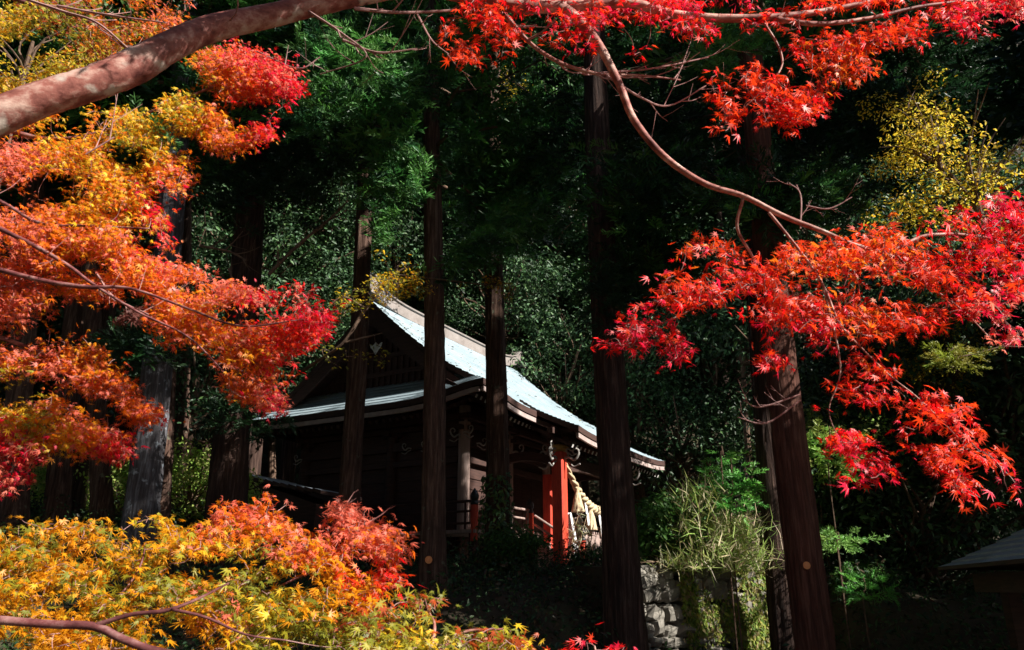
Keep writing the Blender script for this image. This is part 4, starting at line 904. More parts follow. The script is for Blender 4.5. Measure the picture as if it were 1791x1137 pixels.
def foliage(t, regions, skel, ctrl, seed, name='foliage', twr=.0028, leafsz=.05, nleaf=(4, 8), spread=.09, fnrm=(.15, -.5, .75), jit=.45, twm='twig', csig=60.0, extra=None):
    """regions: (poly, nclusters, depth Y0, dY/dx per 100px, dY/dy per 100px, thickness); skel: 3-D nodes; ctrl: (px,py,letters)"""
    r = np.random.default_rng(seed); ctr = []
    for (poly, n, Y0, gx, gy, th) in regions:
        x, y = sample_poly(poly, int(n * 2.0), r)
        wv = np.sin((x * .42 - y * .9) / 17 + 2.2 * np.sin(x / 70 + seed) + seed) + .8 * np.sin((x * .5 + y * 1.1) / 23 + 1.7 * np.sin(y / 40) + 2 * seed) + r.normal(size=len(x)) * .6
        o_ = np.argsort(-wv)[:n]; x, y = x[o_], y[o_]; e = r.random(n) < .13; x = x + e * np.abs(r.normal(size=n)) * 15; y = y + e * r.normal(size=n) * 12; pm = np.array(poly, float).mean(0); Yv = Y0 + (x - pm[0]) * gx / 100 + (y - pm[1]) * gy / 100 + r.uniform(-th, th, n); ctr.append(atv(x, y, Yv))
    if extra is not None: ctr.append(extra)
    ctr = np.vstack(ctr); nodes = np.array(skel); d0 = np.min(np.linalg.norm(ctr[:, None] - nodes[None, ::3], axis=2), axis=1); order = np.argsort(d0); ctr = ctr[order]
    mb = MB(); buf = np.zeros((len(nodes) + len(ctr) * 4, 3)); buf[:len(nodes)] = nodes; nn = len(nodes); P = []; D = []
    for c in ctr:
        dist = np.sum((buf[:nn] - c) ** 2, axis=1); j = int(np.argmin(dist)); a = buf[j].copy(); l = math.sqrt(dist[j]); mid = (a + c) / 2 + r.normal(size=3) * l * .1 + np.array([0, 0, .06 * l])
        pt = catmull([a, mid, c], 3)
        if l < 1.6: tube(mb, pt, np.linspace(twr * (1 + min(l, .8) * 2.0), twr * .7, len(pt)), 4, cap=False)
        buf[nn:nn + 3] = pt[[2, 4, 6]] if len(pt) > 6 else pt[-3:]; nn += 3
        dr = (c - a) / (l + 1e-6); dr[2] *= .5; k = int(r.integers(*nleaf)); sd_ = np.cross(dr, [0, 0, 1]); sd_ /= np.linalg.norm(sd_) + 1e-6
        for q in range(k):
            s = (q // 2) / max(1, k / 2); side = (-1) ** q; P.append(c - dr * spread * 1.6 * s + sd_ * side * spread * r.uniform(.15, .8) + r.normal(size=3) * spread * .4); D.append(dr * .7 + sd_ * side * .8 + r.normal(size=3) * .4 + np.array([0, 0, -.35]))
    P = np.array(P); D = np.array(D); n = len(P)
    q = P - CAM; zc = q[:, 1] * cp + q[:, 2] * sp; yc = -q[:, 1] * sp + q[:, 2] * cp; px = CX + F * q[:, 0] / zc; py = CY - F * yc / zc
    cx = np.array([c[0] for c in ctrl]); cy = np.array([c[1] for c in ctrl]); dd2 = np.hypot(px[:, None] - cx, py[:, None] - cy) + r.normal(size=(n, len(cx))) * csig * .5; best = np.argmin(dd2, 1)
    cols = np.array([PAL[r.choice(list(ctrl[b][2]))] for b in best]) * r.uniform(.75, 1.15, (n, 1))
    nrm = np.array(fnrm) + r.normal(size=(n, 3)) * jit; var = np.stack([r.uniform(.85, 1.15, n), r.uniform(.4, 1.05, n), r.uniform(-.8, 3.4, n)], 1)
    V, Fc, C = batch(MAPV, MAPF, P, nrm, D, leafsz * r.uniform(.55, 1.35, n), cols, ORG[t.name], var=var, colvar=LEAFCV)
    tw = mb.build('twigs', M[twm], t); link(name, np_mesh(name, V, Fc, C), M['maple_leaf'], t)
def branch(t, paths, m='maple_bark', name='branches', sides=12, wob=.03):
    mb = MB(); nodes = []
    for p in paths:
        P, r = pix_path(p, 7); tube(mb, P, r, sides if p[0][3] > 12 else 7, wob=wob); nodes += list(P)
    return mb.build(name, M[m], t, smooth=True), nodes
def bare(t, paths, seed, m='twig', name='bare_twigs', step=3, ln=(.08, .3), bias=(0, 0, .4)):
    r = np.random.default_rng(seed)
    name = name[:-1] if name.endswith('s') else name
    for p in paths:
        mb = MB(); P, rd = pix_path(p, 6); tube(mb, P, rd, 6)
        for i in range(2, len(P) - 1, step):
            d = P[min(i + 1, len(P) - 1)] - P[i]; d /= np.linalg.norm(d) + 1e-9; side = np.cross(d, r.normal(size=3)); side /= np.linalg.norm(side); l = r.uniform(*ln); e = d * .7 + side * .7 + np.array(bias)
            q = catmull([P[i], P[i] + e * l * .5, P[i] + e * l + np.array([0, 0, .15 * l])], 3); tube(mb, q, np.linspace(rd[i] * .7, rd[i] * .25, len(q)), 5)
            for s in (2, 4):
                e2 = e + r.normal(size=3) * .7; l2 = l * .4; tube(mb, [q[s], q[s] + e2 * l2 * .5, q[s] + e2 * l2 + np.array([0, 0, .1 * l2])], [rd[i] * .35, rd[i] * .25, rd[i] * .15], 4)
        mb.build(name, M[m], t)

# --- red maple whose bough arches over the whole view
rm = thing('maple_tree', 'red maple whose thick pinkish bough arches over the top and drops to the right', 'tree', (-3.3, 2.0, .1))
bough = [(-420, 330, 2.5, 90), (-200, 270, 2.6, 72), (-60, 228, 2.7, 64), (60, 178, 2.75, 60), (160, 146, 2.8, 58), (235, 116, 2.85, 60), (300, 80, 2.9, 50), (370, 50, 3.0, 46), (470, 28, 3.1, 40), (600, -2, 3.2, 36), (720, -22, 3.3, 32), (820, -8, 3.3, 28), (900, 10, 3.3, 25), (990, 12, 3.3, 22)]
brA = [(985, 10, 3.3, 20), (1040, 68, 3.3, 16), (1082, 145, 3.3, 14), (1108, 208, 3.3, 13), (1160, 272, 3.3, 12), (1230, 320, 3.3, 10.5), (1300, 343, 3.3, 9.5), (1370, 378, 3.3, 9.5), (1440, 405, 3.3, 8), (1500, 430, 3.3, 7.5), (1560, 437, 3.35, 7), (1620, 412, 3.4, 6), (1700, 412, 3.5, 5), (1800, 430, 3.6, 3)]
brB = [(985, 12, 3.3, 20), (1100, 6, 3.3, 17), (1180, 26, 3.3, 17), (1260, 32, 3.3, 15), (1350, 30, 3.3, 13), (1450, 18, 3.35, 10), (1560, -6, 3.4, 8), (1640, -25, 3.5, 6)]
brB2 = [(1350, 32, 3.3, 10), (1430, 42, 3.3, 9), (1520, 32, 3.35, 7), (1620, 10, 3.4, 6), (1760, -5, 3.5, 3)]
brC = [(885, 28, 3.3, 9), (930, 78, 3.3, 7), (985, 112, 3.35, 7), (1050, 130, 3.4, 6), (1120, 132, 3.45, 4), (1190, 140, 3.5, 3)]
brD = [(1345, 372, 3.3, 6), (1400, 440, 3.25, 5), (1440, 500, 3.2, 5), (1468, 565, 3.2, 4), (1510, 612, 3.2, 3), (1560, 660, 3.2, 2.5), (1610, 700, 3.2, 2), (1690, 780, 3.2, 1.5)]
brE = [(1300, 345, 3.3, 6), (1290, 400, 3.35, 6), (1320, 470, 3.4, 4), (1250, 520, 3.4, 3), (1150, 570, 3.4, 2), (1090, 600, 3.4, 2)]
brF = [(1560, 437, 3.35, 4), (1610, 490, 3.4, 4), (1680, 540, 3.4, 3), (1740, 600, 3.4, 2)]
brG = [(1330, 30, 3.3, 5), (1365, 90, 3.3, 4), (1360, 130, 3.3, 3), (1300, 190, 3.3, 2)]
brH = [(1440, 500, 3.2, 4), (1470, 640, 3.2, 3), (1450, 720, 3.2, 2), (1480, 790, 3.2, 2)]
tk = [(-600, 1250, 2.3, 150), (-590, 900, 2.3, 130), (-540, 600, 2.35, 110), (-420, 330, 2.5, 90)]
_, nd0 = branch(rm, [tk, bough], name='bough', sides=36, wob=.035)
_, nd1 = branch(rm, [brA, brB, brB2, brC, brD, brE, brF, brG, brH], name='side_branches')
skel = nd1 + nd0[-30:]
CT_R = [(800, 80, 'SO'), (870, 40, 'SR'), (1000, 50, 'CRS'), (1150, 60, 'RSC'), (1250, 30, 'RC'), (1350, 60, 'SR'), (1450, 40, 'SRO'), (1600, 40, 'SOR'), (1750, 30, 'CRP'), (1700, 60, 'CR'), (1300, 130, 'SO'), (1400, 160, 'SRO'), (1380, 210, 'RS'), (1480, 120, 'OSA'), (1200, 430, 'OAS'), (1290, 440, 'SO'), (1200, 500, 'OSR'), (1100, 560, 'RSC'), (1060, 600, 'RC'), (1150, 640, 'RC'), (1270, 500, 'SRC'), (1350, 480, 'SOR'), (1400, 440, 'OSA'), (1380, 620, 'RCS'), (1350, 540, 'ROS'), (1560, 400, 'OAS'), (1650, 390, 'SR'), (1740, 350, 'RC'), (1650, 480, 'ROS'), (1750, 470, 'CRS'), (1550, 540, 'SOA'), (1620, 540, 'OSR'), (1740, 590, 'CRP'), (1450, 740, 'RS'), (1500, 790, 'RC'), (1480, 850, 'CR'), (1620, 740, 'OSR'), (1720, 800, 'SOR'), (1740, 870, 'CRS'), (1690, 880, 'SR')]
R1 = [(770, 60), (800, 20), (830, -20), (1250, -20), (1250, 55), (1150, 75), (1110, 105), (1080, 85), (1010, 95), (960, 70), (900, 55), (880, 105), (830, 112), (780, 100)]
R2 = [(1250, -30), (1830, -30), (1830, 30), (1700, 70), (1650, 66), (1560, 85), (1500, 80), (1535, 125), (1510, 145), (1470, 150), (1440, 195), (1390, 225), (1340, 215), (1310, 150), (1370, 100), (1370, 50), (1260, 34)]
R2b = [(1225, 140), (1310, 110), (1400, 130), (1420, 190), (1380, 225), (1300, 205), (1262, 238), (1258, 190)]
R3 = [(1170, 425), (1230, 402), (1310, 435), (1400, 432), (1540, 400), (1550, 372), (1640, 372), (1730, 338), (1830, 370), (1830, 590), (1740, 600), (1690, 565), (1640, 575), (1590, 580), (1540, 600), (1460, 575), (1440, 635), (1410, 650), (1325, 650), (1345, 590), (1300, 540), (1240, 540), (1200, 565), (1130, 585), (1080, 580), (1085, 540), (1150, 520), (1160, 480), (1200, 470)]
R3b = [(1035, 600), (1075, 585), (1150, 570), (1210, 590), (1200, 640), (1130, 665), (1115, 645), (1080, 615)]
R4a = [(1395, 750), (1440, 705), (1470, 750), (1530, 790), (1560, 815), (1540, 850), (1450, 865), (1500, 820), (1430, 770)]
R4b = [(1575, 715), (1650, 690), (1725, 735), (1700, 760), (1745, 805), (1785, 875), (1695, 895), (1670, 850), (1600, 800), (1570, 760)]
CT_R = [(x, y, l.replace('O', 'S').replace('A', 'O')) for x, y, l in CT_R]
R5 = [(1430, 600), (1560, 610), (1545, 660), (1600, 700), (1570, 730), (1480, 690), (1425, 650)]
foliage(rm, [(R5, 42, 3.3, 0, 0, .12), (R1, 430, 3.45, 0, 0, .3), (R2, 560, 3.45, 0, 0, .3), (R2b, 95, 3.3, 0, 0, .15), (R3, 880, 3.4, 0, 0, .35), (R3b, 34, 3.4, 0, 0, .1), (R4a, 60, 3.25, 0, 0, .12), (R4b, 105, 3.25, 0, 0, .15)], skel, CT_R, 101, leafsz=.038, nleaf=(3, 7), spread=.05, twr=.0017, fnrm=(.2, -.65, .6), jit=.6)
# unseen foliage added above the frame, on the sun's path, to dapple the bough
ru2 = np.random.default_rng(55); bp_, _r = pix_path(bough, 7); kk = [i for i in range(len(bp_)) if 175 < proj(bp_[i])[0] < 800]
ex = np.array([bp_[ru2.choice(kk)] + SV * ru2.uniform(.75, 1.6) + ru2.normal(size=3) * [.06, .06, .03] for _ in range(420)]); ex = ex[[proj(p)[1] < -15 and (proj(p - SV * 1.1)[0] > 330 or (ru2.random() < .35)) for p in ex]]
foliage(rm, [([(700, -200), (900, -200), (900, -100), (700, -100)], 10, 3.1, 0, 0, .2)], nd0, [(500, -100, 'RSC')], 102, name='dapple_foliage', leafsz=.042, spread=.06, twr=.0025, extra=ex)
bare(rm, [brC, [(1060, 132, 3.4, 5), (1120, 170, 3.45, 4), (1170, 185, 3.5, 3), (1235, 150, 3.5, 2)], [(1050, 128, 3.4, 4), (1140, 120, 3.45, 3), (1240, 100, 3.5, 2)],
          [(620, 15, 3.2, 7), (700, 22, 3.25, 5), (800, 18, 3.3, 4)], [(600, 70, 3.2, 5), (660, 92, 3.2, 4), (730, 85, 3.2, 2)], [(540, 20, 3.1, 5), (600, 60, 3.1, 4), (640, 100, 3.15, 3), (560, 130, 3.2, 2)],
          [(730, 25, 3.2, 4), (755, 70, 3.2, 3), (785, 95, 3.2, 2)]], 7)
bare(rm, [[(1400, 700, 3.3, 3), (1340, 740, 3.3, 3.5), (1290, 730, 3.3, 2)], [(1400, 690, 3.3, 3), (1330, 712, 3.3, 3), (1300, 700, 3.3, 1.5)], [(1400, 400, 3.3, 3), (1400, 340, 3.3, 3), (1380, 320, 3.3, 2)], [(1410, 360, 3.3, 3), (1450, 365, 3.3, 2.5), (1490, 345, 3.3, 1.5)]], 8, name='drooping_twigs', step=4, ln=(.04, .12))

# --- orange maple filling the left
om = thing('maple_tree', 'orange maple with crimson leaf tips spreading in tiers from the left', 'tree', (-6.2, 4.4, .2))
ob1 = [(-120, 340, 4.4, 22), (0, 400, 4.4, 12), (60, 430, 4.4, 11), (120, 465, 4.4, 9), (160, 495, 4.4, 8), (240, 545, 4.4, 6), (330, 590, 4.4, 5), (400, 660, 4.4, 3)]
ob2 = [(-120, 440, 4.4, 22), (0, 472, 4.4, 13), (80, 492, 4.4, 12), (150, 502, 4.4, 11), (230, 505, 4.4, 7), (330, 540, 4.4, 6), (420, 570, 4.4, 5), (520, 560, 4.4, 3)]
ob3 = [(-120, 300, 4.5, 18), (0, 352, 4.5, 9), (70, 390, 4.5, 8), (160, 395, 4.5, 6), (260, 400, 4.5, 4)]
ob4 = [(-100, 560, 4.8, 18), (0, 590, 4.8, 8), (80, 620, 4.8, 6), (160, 660, 4.8, 4), (240, 720, 4.8, 3)]
ob5 = [(-100, 700, 4.8, 14), (0, 720, 4.8, 6), (80, 745, 4.8, 5), (180, 780, 4.8, 3)]
ob6 = [(-100, 180, 5.2, 16), (60, 240, 5.2, 8), (180, 230, 5.2, 6), (300, 180, 5.2, 5), (420, 140, 5.2, 4), (500, 150, 5.2, 2)]
ob7 = [(-80, -40, 5.4, 12), (60, 10, 5.4, 7), (150, 35, 5.4, 6), (230, 90, 5.4, 4), (260, 110, 5.4, 3)]
otk = [(-700, 1280, 4.4, 190), (-640, 800, 4.4, 160), (-420, 520, 4.6, 100), (-120, 440, 4.7, 40)]
otk2 = [(-420, 520, 4.6, 70), (-250, 320, 4.9, 50), (-120, 300, 5, 30), (-100, 180, 5.2, 26), (-80, -40, 5.4, 16)]
otk3 = [(-420, 520, 4.6, 60), (-200, 600, 4.8, 30), (-100, 700, 4.8, 16)]; otk4 = [(-250, 560, 4.8, 30), (-100, 560, 4.8, 20)]; otk5 = [(-250, 400, 4.8, 30), (-120, 340, 4.8, 24)]
branch(om, [otk], name='trunk', sides=20)
_, nd = branch(om, [otk2, otk3, otk4, otk5, [(a, b, c, d * .72) for a, b, c, d in ob1], [(a, b, c, d * .72) for a, b, c, d in ob2], [(a, b, c, d * .72) for a, b, c, d in ob3], ob4, ob5, ob6, ob7], m='maple_bark_dark')
CT_O = [(20, 60, 'YGA'), (100, 40, 'GLU'), (200, 30, 'UOG'), (300, 20, 'SUO'), (60, 120, 'YGA'), (160, 110, 'GUA'), (270, 100, 'UAG'), (430, 85, 'PCS'), (490, 120, 'PCR'), (540, 175, 'CR'), (460, 220, 'CRS'), (440, 150, 'OSP'), (380, 130, 'OAS'), (330, 170, 'YGO'), (300, 210, 'GYA'), (390, 210, 'OAU'), (400, 250, 'SRA'), (150, 220, 'AYO'), (80, 230, 'OAY'), (30, 280, 'CSP'), (60, 330, 'SRU'), (120, 290, 'OYA'), (180, 280, 'YAO'), (230, 250, 'AYG'), (260, 320, 'OAY'), (310, 330, 'OSA'), (280, 360, 'CRS'), (230, 380, 'OYA'), (150, 360, 'OAY'), (100, 420, 'OSA'), (40, 420, 'SPO'), (180, 430, 'OAP'), (280, 430, 'CPS'), (250, 470, 'OAS'), (330, 470, 'OPS'), (400, 500, 'PCS'), (460, 520, 'PCR'), (540, 520, 'CRP'), (570, 560, 'RC'), (520, 590, 'RS'), (450, 570, 'SPO'), (380, 550, 'OAP'), (300, 530, 'OAS'), (230, 520, 'OUS'), (350, 600, 'OSA'), (410, 640, 'OUA'), (370, 650, 'OS'), (440, 680, 'OSP'), (485, 710, 'CP'), (40, 500, 'CPS'), (90, 540, 'OPA'), (60, 580, 'CSP'), (20, 620, 'CR'), (140, 580, 'OAU'), (100, 660, 'PSO'), (180, 620, 'OUA'), (190, 690, 'SOP'), (230, 730, 'OS'), (30, 680, 'YGA'), (100, 710, 'OPA'), (60, 740, 'GAY'), (160, 760, 'OAP'), (230, 780, 'PCR'), (200, 800, 'CRP'), (110, 780, 'OAY'), (20, 780, 'CRP'), (60, 810, 'PC'), (30, 840, 'PC')]
def softer(c):
    x, y, l = c; tip = (x >= 430 and y < 620) or (x, y) in ((485, 710), (230, 780), (200, 800), (20, 780), (60, 810), (30, 840), (280, 430), (280, 360))
    return c if tip else (x, y, l.replace('C', 'P').replace('R', 'O').replace('S', 'OP'))
CT_O = [softer(c) for c in CT_O]
L1 = [(0, 130), (60, 200), (230, 190), (330, 250), (325, 330), (285, 400), (305, 440), (260, 470), (100, 480), (-30, 440), (-30, 200)]
L1b = [(-30, -20), (340, -20), (330, 50), (250, 90), (160, 130), (-30, 200)]
L2 = [(395, 72), (470, 95), (505, 130), (550, 176), (500, 188), (470, 198), (400, 190), (330, 155), (325, 110)]
L2b = [(300, 170), (400, 195), (452, 208), (484, 226), (466, 240), (425, 258), (380, 262), (300, 225), (235, 212), (200, 190)]
L3 = [(-30, 430), (120, 400), (250, 440), (300, 460), (400, 495), (470, 515), (560, 505), (578, 560), (540, 595), (500, 630), (465, 650), (490, 712), (420, 695), (330, 635), (280, 590), (230, 540), (100, 510), (-30, 500)]
L4 = [(-30, 480), (90, 530), (130, 570), (180, 605), (200, 640), (275, 725), (240, 740), (180, 700), (120, 680), (60, 660), (-30, 660)]
L5 = [(-30, 640), (100, 690), (180, 745), (245, 778), (205, 805), (130, 790), (60, 785), (-30, 760)]
L6 = [(-30, 745), (60, 775), (85, 825), (55, 845), (-30, 835)]
TIPS = [[(470, 120), (520, 138), (554, 178), (500, 184)], [(520, 505), (580, 548), (560, 592), (510, 600)], [(430, 655), (472, 668), (496, 718), (440, 700)], [(215, 680), (250, 700), (284, 733), (240, 738)], [(195, 765), (254, 778), (205, 808), (170, 790)]]
L7 = [(-30, 830), (15, 830), (30, 860), (-30, 880)]
foliage(om, [(L1, 1300, 5.0, 0, -.2, .4), (L1b, 620, 5.6, 0, 0, .4), (L2, 480, 5.1, -.05, 0, .25), (L2b, 330, 5.0, -.05, 0, .25), (L3, 1250, 4.8, -.03, -.05, .3), (L4, 400, 4.8, 0, 0, .25), (L5, 310, 4.7, 0, 0, .2), (L6, 80, 4.6, 0, 0, .15), (L7, 20, 4.6, 0, 0, .1)] + [(q_, 30, 4.75, 0, 0, .12) for q_ in TIPS], nd, CT_O, 103, leafsz=.034, nleaf=(7, 13), spread=.065, twr=.0018, fnrm=(.4, -.5, .65), jit=.6, csig=45)
bare(om, [[(20, -10, 5, 5), (110, 20, 5, 5), (170, 40, 5, 4), (230, 90, 5, 3)], [(100, 10, 5, 4), (180, 25, 5, 4), (290, 40, 5, 2)], [(560, 100, 4.9, 2), (520, 120, 4.9, 3), (450, 90, 5, 3)], [(150, 270, 4.6, 3), (200, 240, 4.6, 3)], [(170, 480, 4.5, 4), (200, 520, 4.5, 3), (260, 550, 4.5, 2)]], 9)

foliage(om, [([(205, 535), (245, 535), (240, 570), (222, 592), (208, 590)], 9, 4.55, 0, 0, .05)], nd, [(225, 560, 'B')], 113, name='withered_leaves', leafsz=.05, nleaf=(4, 7), spread=.03, twr=.0016, fnrm=(.2, -1, .1), jit=.5)
# --- low maple along the bottom
lm = thing('maple_tree', 'low spreading maple of amber, olive and rose leaves along the bottom left', 'tree', (-3.4, 2.2, .0))
lb1 = [(-120, 1075, 2.95, 26), (0, 1085, 2.95, 18), (90, 1092, 2.95, 17), (165, 1096, 2.95, 17), (215, 1118, 2.95, 17), (280, 1140, 2.95, 16), (420, 1160, 2.95, 12)]
lb2 = [(165, 1094, 2.95, 11), (230, 1075, 2.95, 9), (290, 1068, 2.95, 9), (340, 1050, 3.0, 6), (400, 1020, 3.2, 4)]
lb3 = [(300, 1066, 2.95, 7), (360, 1080, 2.95, 6), (430, 1110, 2.95, 5), (500, 1120, 2.95, 3)]
lb4 = [(170, 1070, 3.45, 5), (215, 1035, 3.5, 4), (245, 990, 3.6, 4), (255, 950, 3.7, 2)]
lb5 = [(-120, 960, 3.9, 18), (0, 975, 3.9, 9), (60, 985, 3.9, 8), (150, 990, 4, 6), (300, 960, 4.1, 5), (450, 930, 4.2, 4), (560, 960, 4.2, 3), (650, 950, 4.2, 3)]
lb6 = [(300, 1060, 3.6, 5), (450, 1040, 3.8, 5), (560, 1000, 3.9, 4), (650, 1040, 4, 3)]
ltk = [(-520, 1500, 2.6, 160), (-400, 1250, 2.9, 110), (-250, 1120, 3.2, 60), (-120, 1075, 3.4, 26)]; ltk2 = [(-300, 1150, 3.1, 50), (-200, 1000, 3.6, 30), (-120, 960, 3.9, 18)]
branch(lm, [ltk], name='trunk', sides=18); _, nd = branch(lm, [ltk2] + [[(a, b, c, d * .85) for a, b, c, d in q_] for q_ in (lb1, lb2, lb3, lb4, lb5, lb6)], m='maple_bark_dark')
CT_L = [(20, 900, 'UOA'), (60, 950, 'GAU'), (110, 920, 'AOP'), (180, 930, 'AOU'), (260, 915, 'GAY'), (310, 950, 'YAP'), (380, 900, 'PSC'), (400, 960, 'YOA'), (450, 890, 'PSO'), (540, 890, 'PCS'), (520, 950, 'OPA'), (600, 900, 'PCR'), (620, 960, 'PS'), (700, 945, 'CSP'), (680, 1000, 'SCR'), (620, 1010, 'OSP'), (560, 1010, 'AOP'), (650, 1060, 'OPS'), (450, 1000, 'AUG'), (380, 1000, 'UGA'), (300, 1000, 'GUA'), (200, 980, 'UAO'), (120, 990, 'AOU'), (30, 1010, 'AGO'), (80, 1040, 'YAO'), (200, 1040, 'AUG'), (280, 1040, 'UOG'), (400, 1050, 'LGU'), (380, 1060, 'CPA'), (470, 1040, 'GYL'), (520, 1070, 'LGA'), (580, 1060, 'UAP'), (100, 1120, 'OAP'), (250, 1110, 'OAU'), (350, 1110, 'AOP'), (450, 1120, 'GLY'), (560, 1120, 'LGU'), (20, 1110, 'POU')]
CT_L = [(x, y, l.replace('C', 'P').replace('R', 'P').replace('S', 'O') if y < 990 and x > 340 else l.replace('O', 'A').replace('U', 'L').replace('P', 'A').replace('C', 'P')) for x, y, l in CT_L]
M1 = [(-30, 885), (80, 912), (150, 918), (265, 905), (350, 935), (365, 895), (450, 880), (560, 882), (600, 885), (655, 922), (730, 938), (715, 960), (690, 995), (705, 1020), (680, 1075), (640, 1085), (655, 1150), (-30, 1150)]
M1t = [(360, 890), (450, 876), (590, 880), (660, 922), (730, 936), (690, 960), (560, 930), (420, 920)]
foliage(lm, [(M1, 1700, 3.9, 0, -.35, .3), (M1t, 120, 4.3, 0, 0, .1)], nd, CT_L, 104, leafsz=.036, nleaf=(5, 9), spread=.055, twr=.0016, fnrm=(.3, -.1, .85), jit=.6, csig=45)
bare(lm, [[(620, 925, 4.2, 2.5), (660, 905, 4.2, 2.5), (682, 888, 4.2, 1.5)], [(598, 895, 4.2, 2.5), (610, 875, 4.2, 2), (620, 860, 4.2, 1.2)]], 10, step=9, ln=(.02, .05))
# --- olive-yellow maple at the bottom centre
gm_ = thing('maple_tree', 'small olive and yellow maple rising at the bottom centre', 'tree', (-.6, 2.9, .1))
g1 = [(740, 1500, 2.9, 60), (745, 1300, 3.0, 34), (740, 1180, 3.1, 18), (700, 1110, 3.2, 8), (670, 1080, 3.3, 4)]; g2 = [(742, 1180, 3.1, 12), (800, 1110, 3.2, 6), (880, 1100, 3.2, 3)]; g3 = [(742, 1180, 3.1, 10), (760, 1100, 3.2, 6), (750, 1070, 3.3, 3)]
_, nd = branch(gm_, [g1, g2, g3])
foliage(gm_, [([(635, 1068), (690, 1045), (740, 1042), (800, 1052), (870, 1075), (930, 1110), (945, 1160), (580, 1160), (590, 1100)], 270, 3.25, 0, -.3, .25)], nd, [(680, 1070, 'LUG'), (740, 1050, 'UGL'), (800, 1070, 'GLU'), (860, 1090, 'GUL'), (930, 1115, 'YGU'), (760, 1110, 'GYL'), (850, 1130, 'UGL'), (650, 1110, 'GLU'), (700, 1130, 'GYG')], 105, leafsz=.039, nleaf=(3, 7), spread=.05, twr=.0017, fnrm=(.35, -.4, .75), jit=.55)
# --- red sprig at the bottom
sm = thing('maple_sapling', 'low red maple sprig peeping in at the bottom right of centre', 'sapling', (.55, 3.2, .1))
_, nd = branch(sm, [[(1040, 1500, 3.2, 20), (1045, 1300, 3.2, 12), (1045, 1180, 3.3, 7), (1040, 1130, 3.3, 3)]])
foliage(sm, [([(965, 1160), (990, 1125), (1020, 1113), (1060, 1120), (1110, 1150), (1100, 1180), (970, 1180)], 60, 3.3, 0, 0, .15)], nd, [(1000, 1120, 'RS'), (1050, 1130, 'CR')], 106, leafsz=.04, nleaf=(3, 6), spread=.045, twr=.0016)
# --- slender yellow maple before the gable
ym = thing('maple_tree', 'slender yellow-leaved maple reaching across the gable peak', 'tree', (-5.2, 12.2, 1.5), None)
y1 = [(398, 1000, 14.9, 10), (404, 850, 14.9, 9), (425, 745, 14.6, 8), (500, 672, 13.2, 7), (550, 635, 12.5, 6), (600, 600, 12.2, 6), (640, 540, 12.2, 7), (690, 480, 12.2, 4), (735, 460, 12.2, 3)]; y2 = [(600, 600, 12.2, 5), (640, 590, 12.2, 4), (668, 583, 12.2, 2)]; y3 = [(640, 540, 12.2, 4), (600, 520, 12.2, 4), (570, 540, 12.2, 2)]; y4 = [(690, 480, 12.2, 3), (780, 490, 12.3, 3), (860, 500, 12.4, 2)]
_, nd = branch(ym, [y1, y2, y3, y4], m='dark_twig')
foliage(ym, [([(640, 445), (700, 425), (742, 470), (735, 515), (690, 528), (650, 500)], 150, 12.2, 0, 0, .4), ([(590, 500), (650, 490), (690, 535), (670, 560), (620, 600), (570, 640), (560, 600)], 60, 12.2, 0, 0, .3), ([(800, 488), (905, 488), (905, 522), (820, 512)], 34, 12.3, 0, 0, .3), ([(620, 600), (680, 590), (680, 640), (630, 650)], 10, 12.2, 0, 0, .2)], nd, [(680, 470, 'YGY'), (720, 490, 'YAG'), (620, 560, 'GLY'), (850, 500, 'GLA')], 107, leafsz=.05, nleaf=(4, 8), spread=.11, twr=.004, twm='dark_twig')
# slanting dead boughs on the left cedars
bare(T7, [[(470, 480, 12.5, 7), (520, 430, 12.5, 6), (580, 380, 12.5, 4), (610, 350, 12.5, 2)], [(350, 430, 12.5, 5), (400, 440, 12.5, 4), (430, 455, 12.5, 3)], [(430, 560, 12.5, 3), (400, 470, 12.6, 4)]], 11, m='dark_twig', name='slanting_boughs', ln=(.2, .7))

# ================================================================ sun gaps: thin the canopy where the sun comes through
e1 = np.cross(SV, [0, 0, 1.0]); e1 /= np.linalg.norm(e1); e2 = np.cross(e1, SV); RES = .06; GN = 1400
gap = np.full((GN, GN), 1e9)
def uvw(P): P = np.asarray(P, float); return P @ e1, P @ e2, P @ SV
gx, gy_ = np.meshgrid(np.arange(GN), np.arange(GN), indexing='ij')
def disc(P, rad, t0=.6, soft=.25):
    a, b, c = uvw(P); i0, j0 = a / RES + GN / 2, b / RES + GN / 2; rp = rad / RES * 1.3
    ia, ib, ja, jb = int(i0 - rp), int(i0 + rp) + 2, int(j0 - rp), int(j0 + rp) + 2; sub = gap[ia:ib, ja:jb]
    ang = np.arctan2(gy_[ia:ib, ja:jb] - j0, gx[ia:ib, ja:jb] - i0); q = np.hypot(gx[ia:ib, ja:jb] - i0, gy_[ia:ib, ja:jb] - j0) * RES / rad
    m = q < 1 + soft * np.sin(3 * ang + a * 7) * np.cos(5 * ang + b * 5); sub[m] = np.minimum(sub[m], c + t0)
rg_ = np.random.default_rng(3)
for uu in np.arange(.3, LU + .01, .5):
    for d in np.arange(.1, 3.7, .5):
        if rg_.random() < .95: disc(L(max(uu, .3), -d, hprof(d) + .1), .36)
for uu in np.arange(PU0, PU1, .5):
    for v in (.3, .8, 1.3): disc(L(uu, v, 6.0), .36)
for d in np.arange(.3, DV, .4): disc(L(.35, -d, 6.35), .33)
for z_ in np.arange(2.2, 4.5, .25): disc(L(K1[0] + .12, K1[1], z_), .42, 1.2)
for z_ in np.arange(3.0, 4.5, .25): disc(L(WU0 + .1, WV0 + .15, z_), .17, .5)
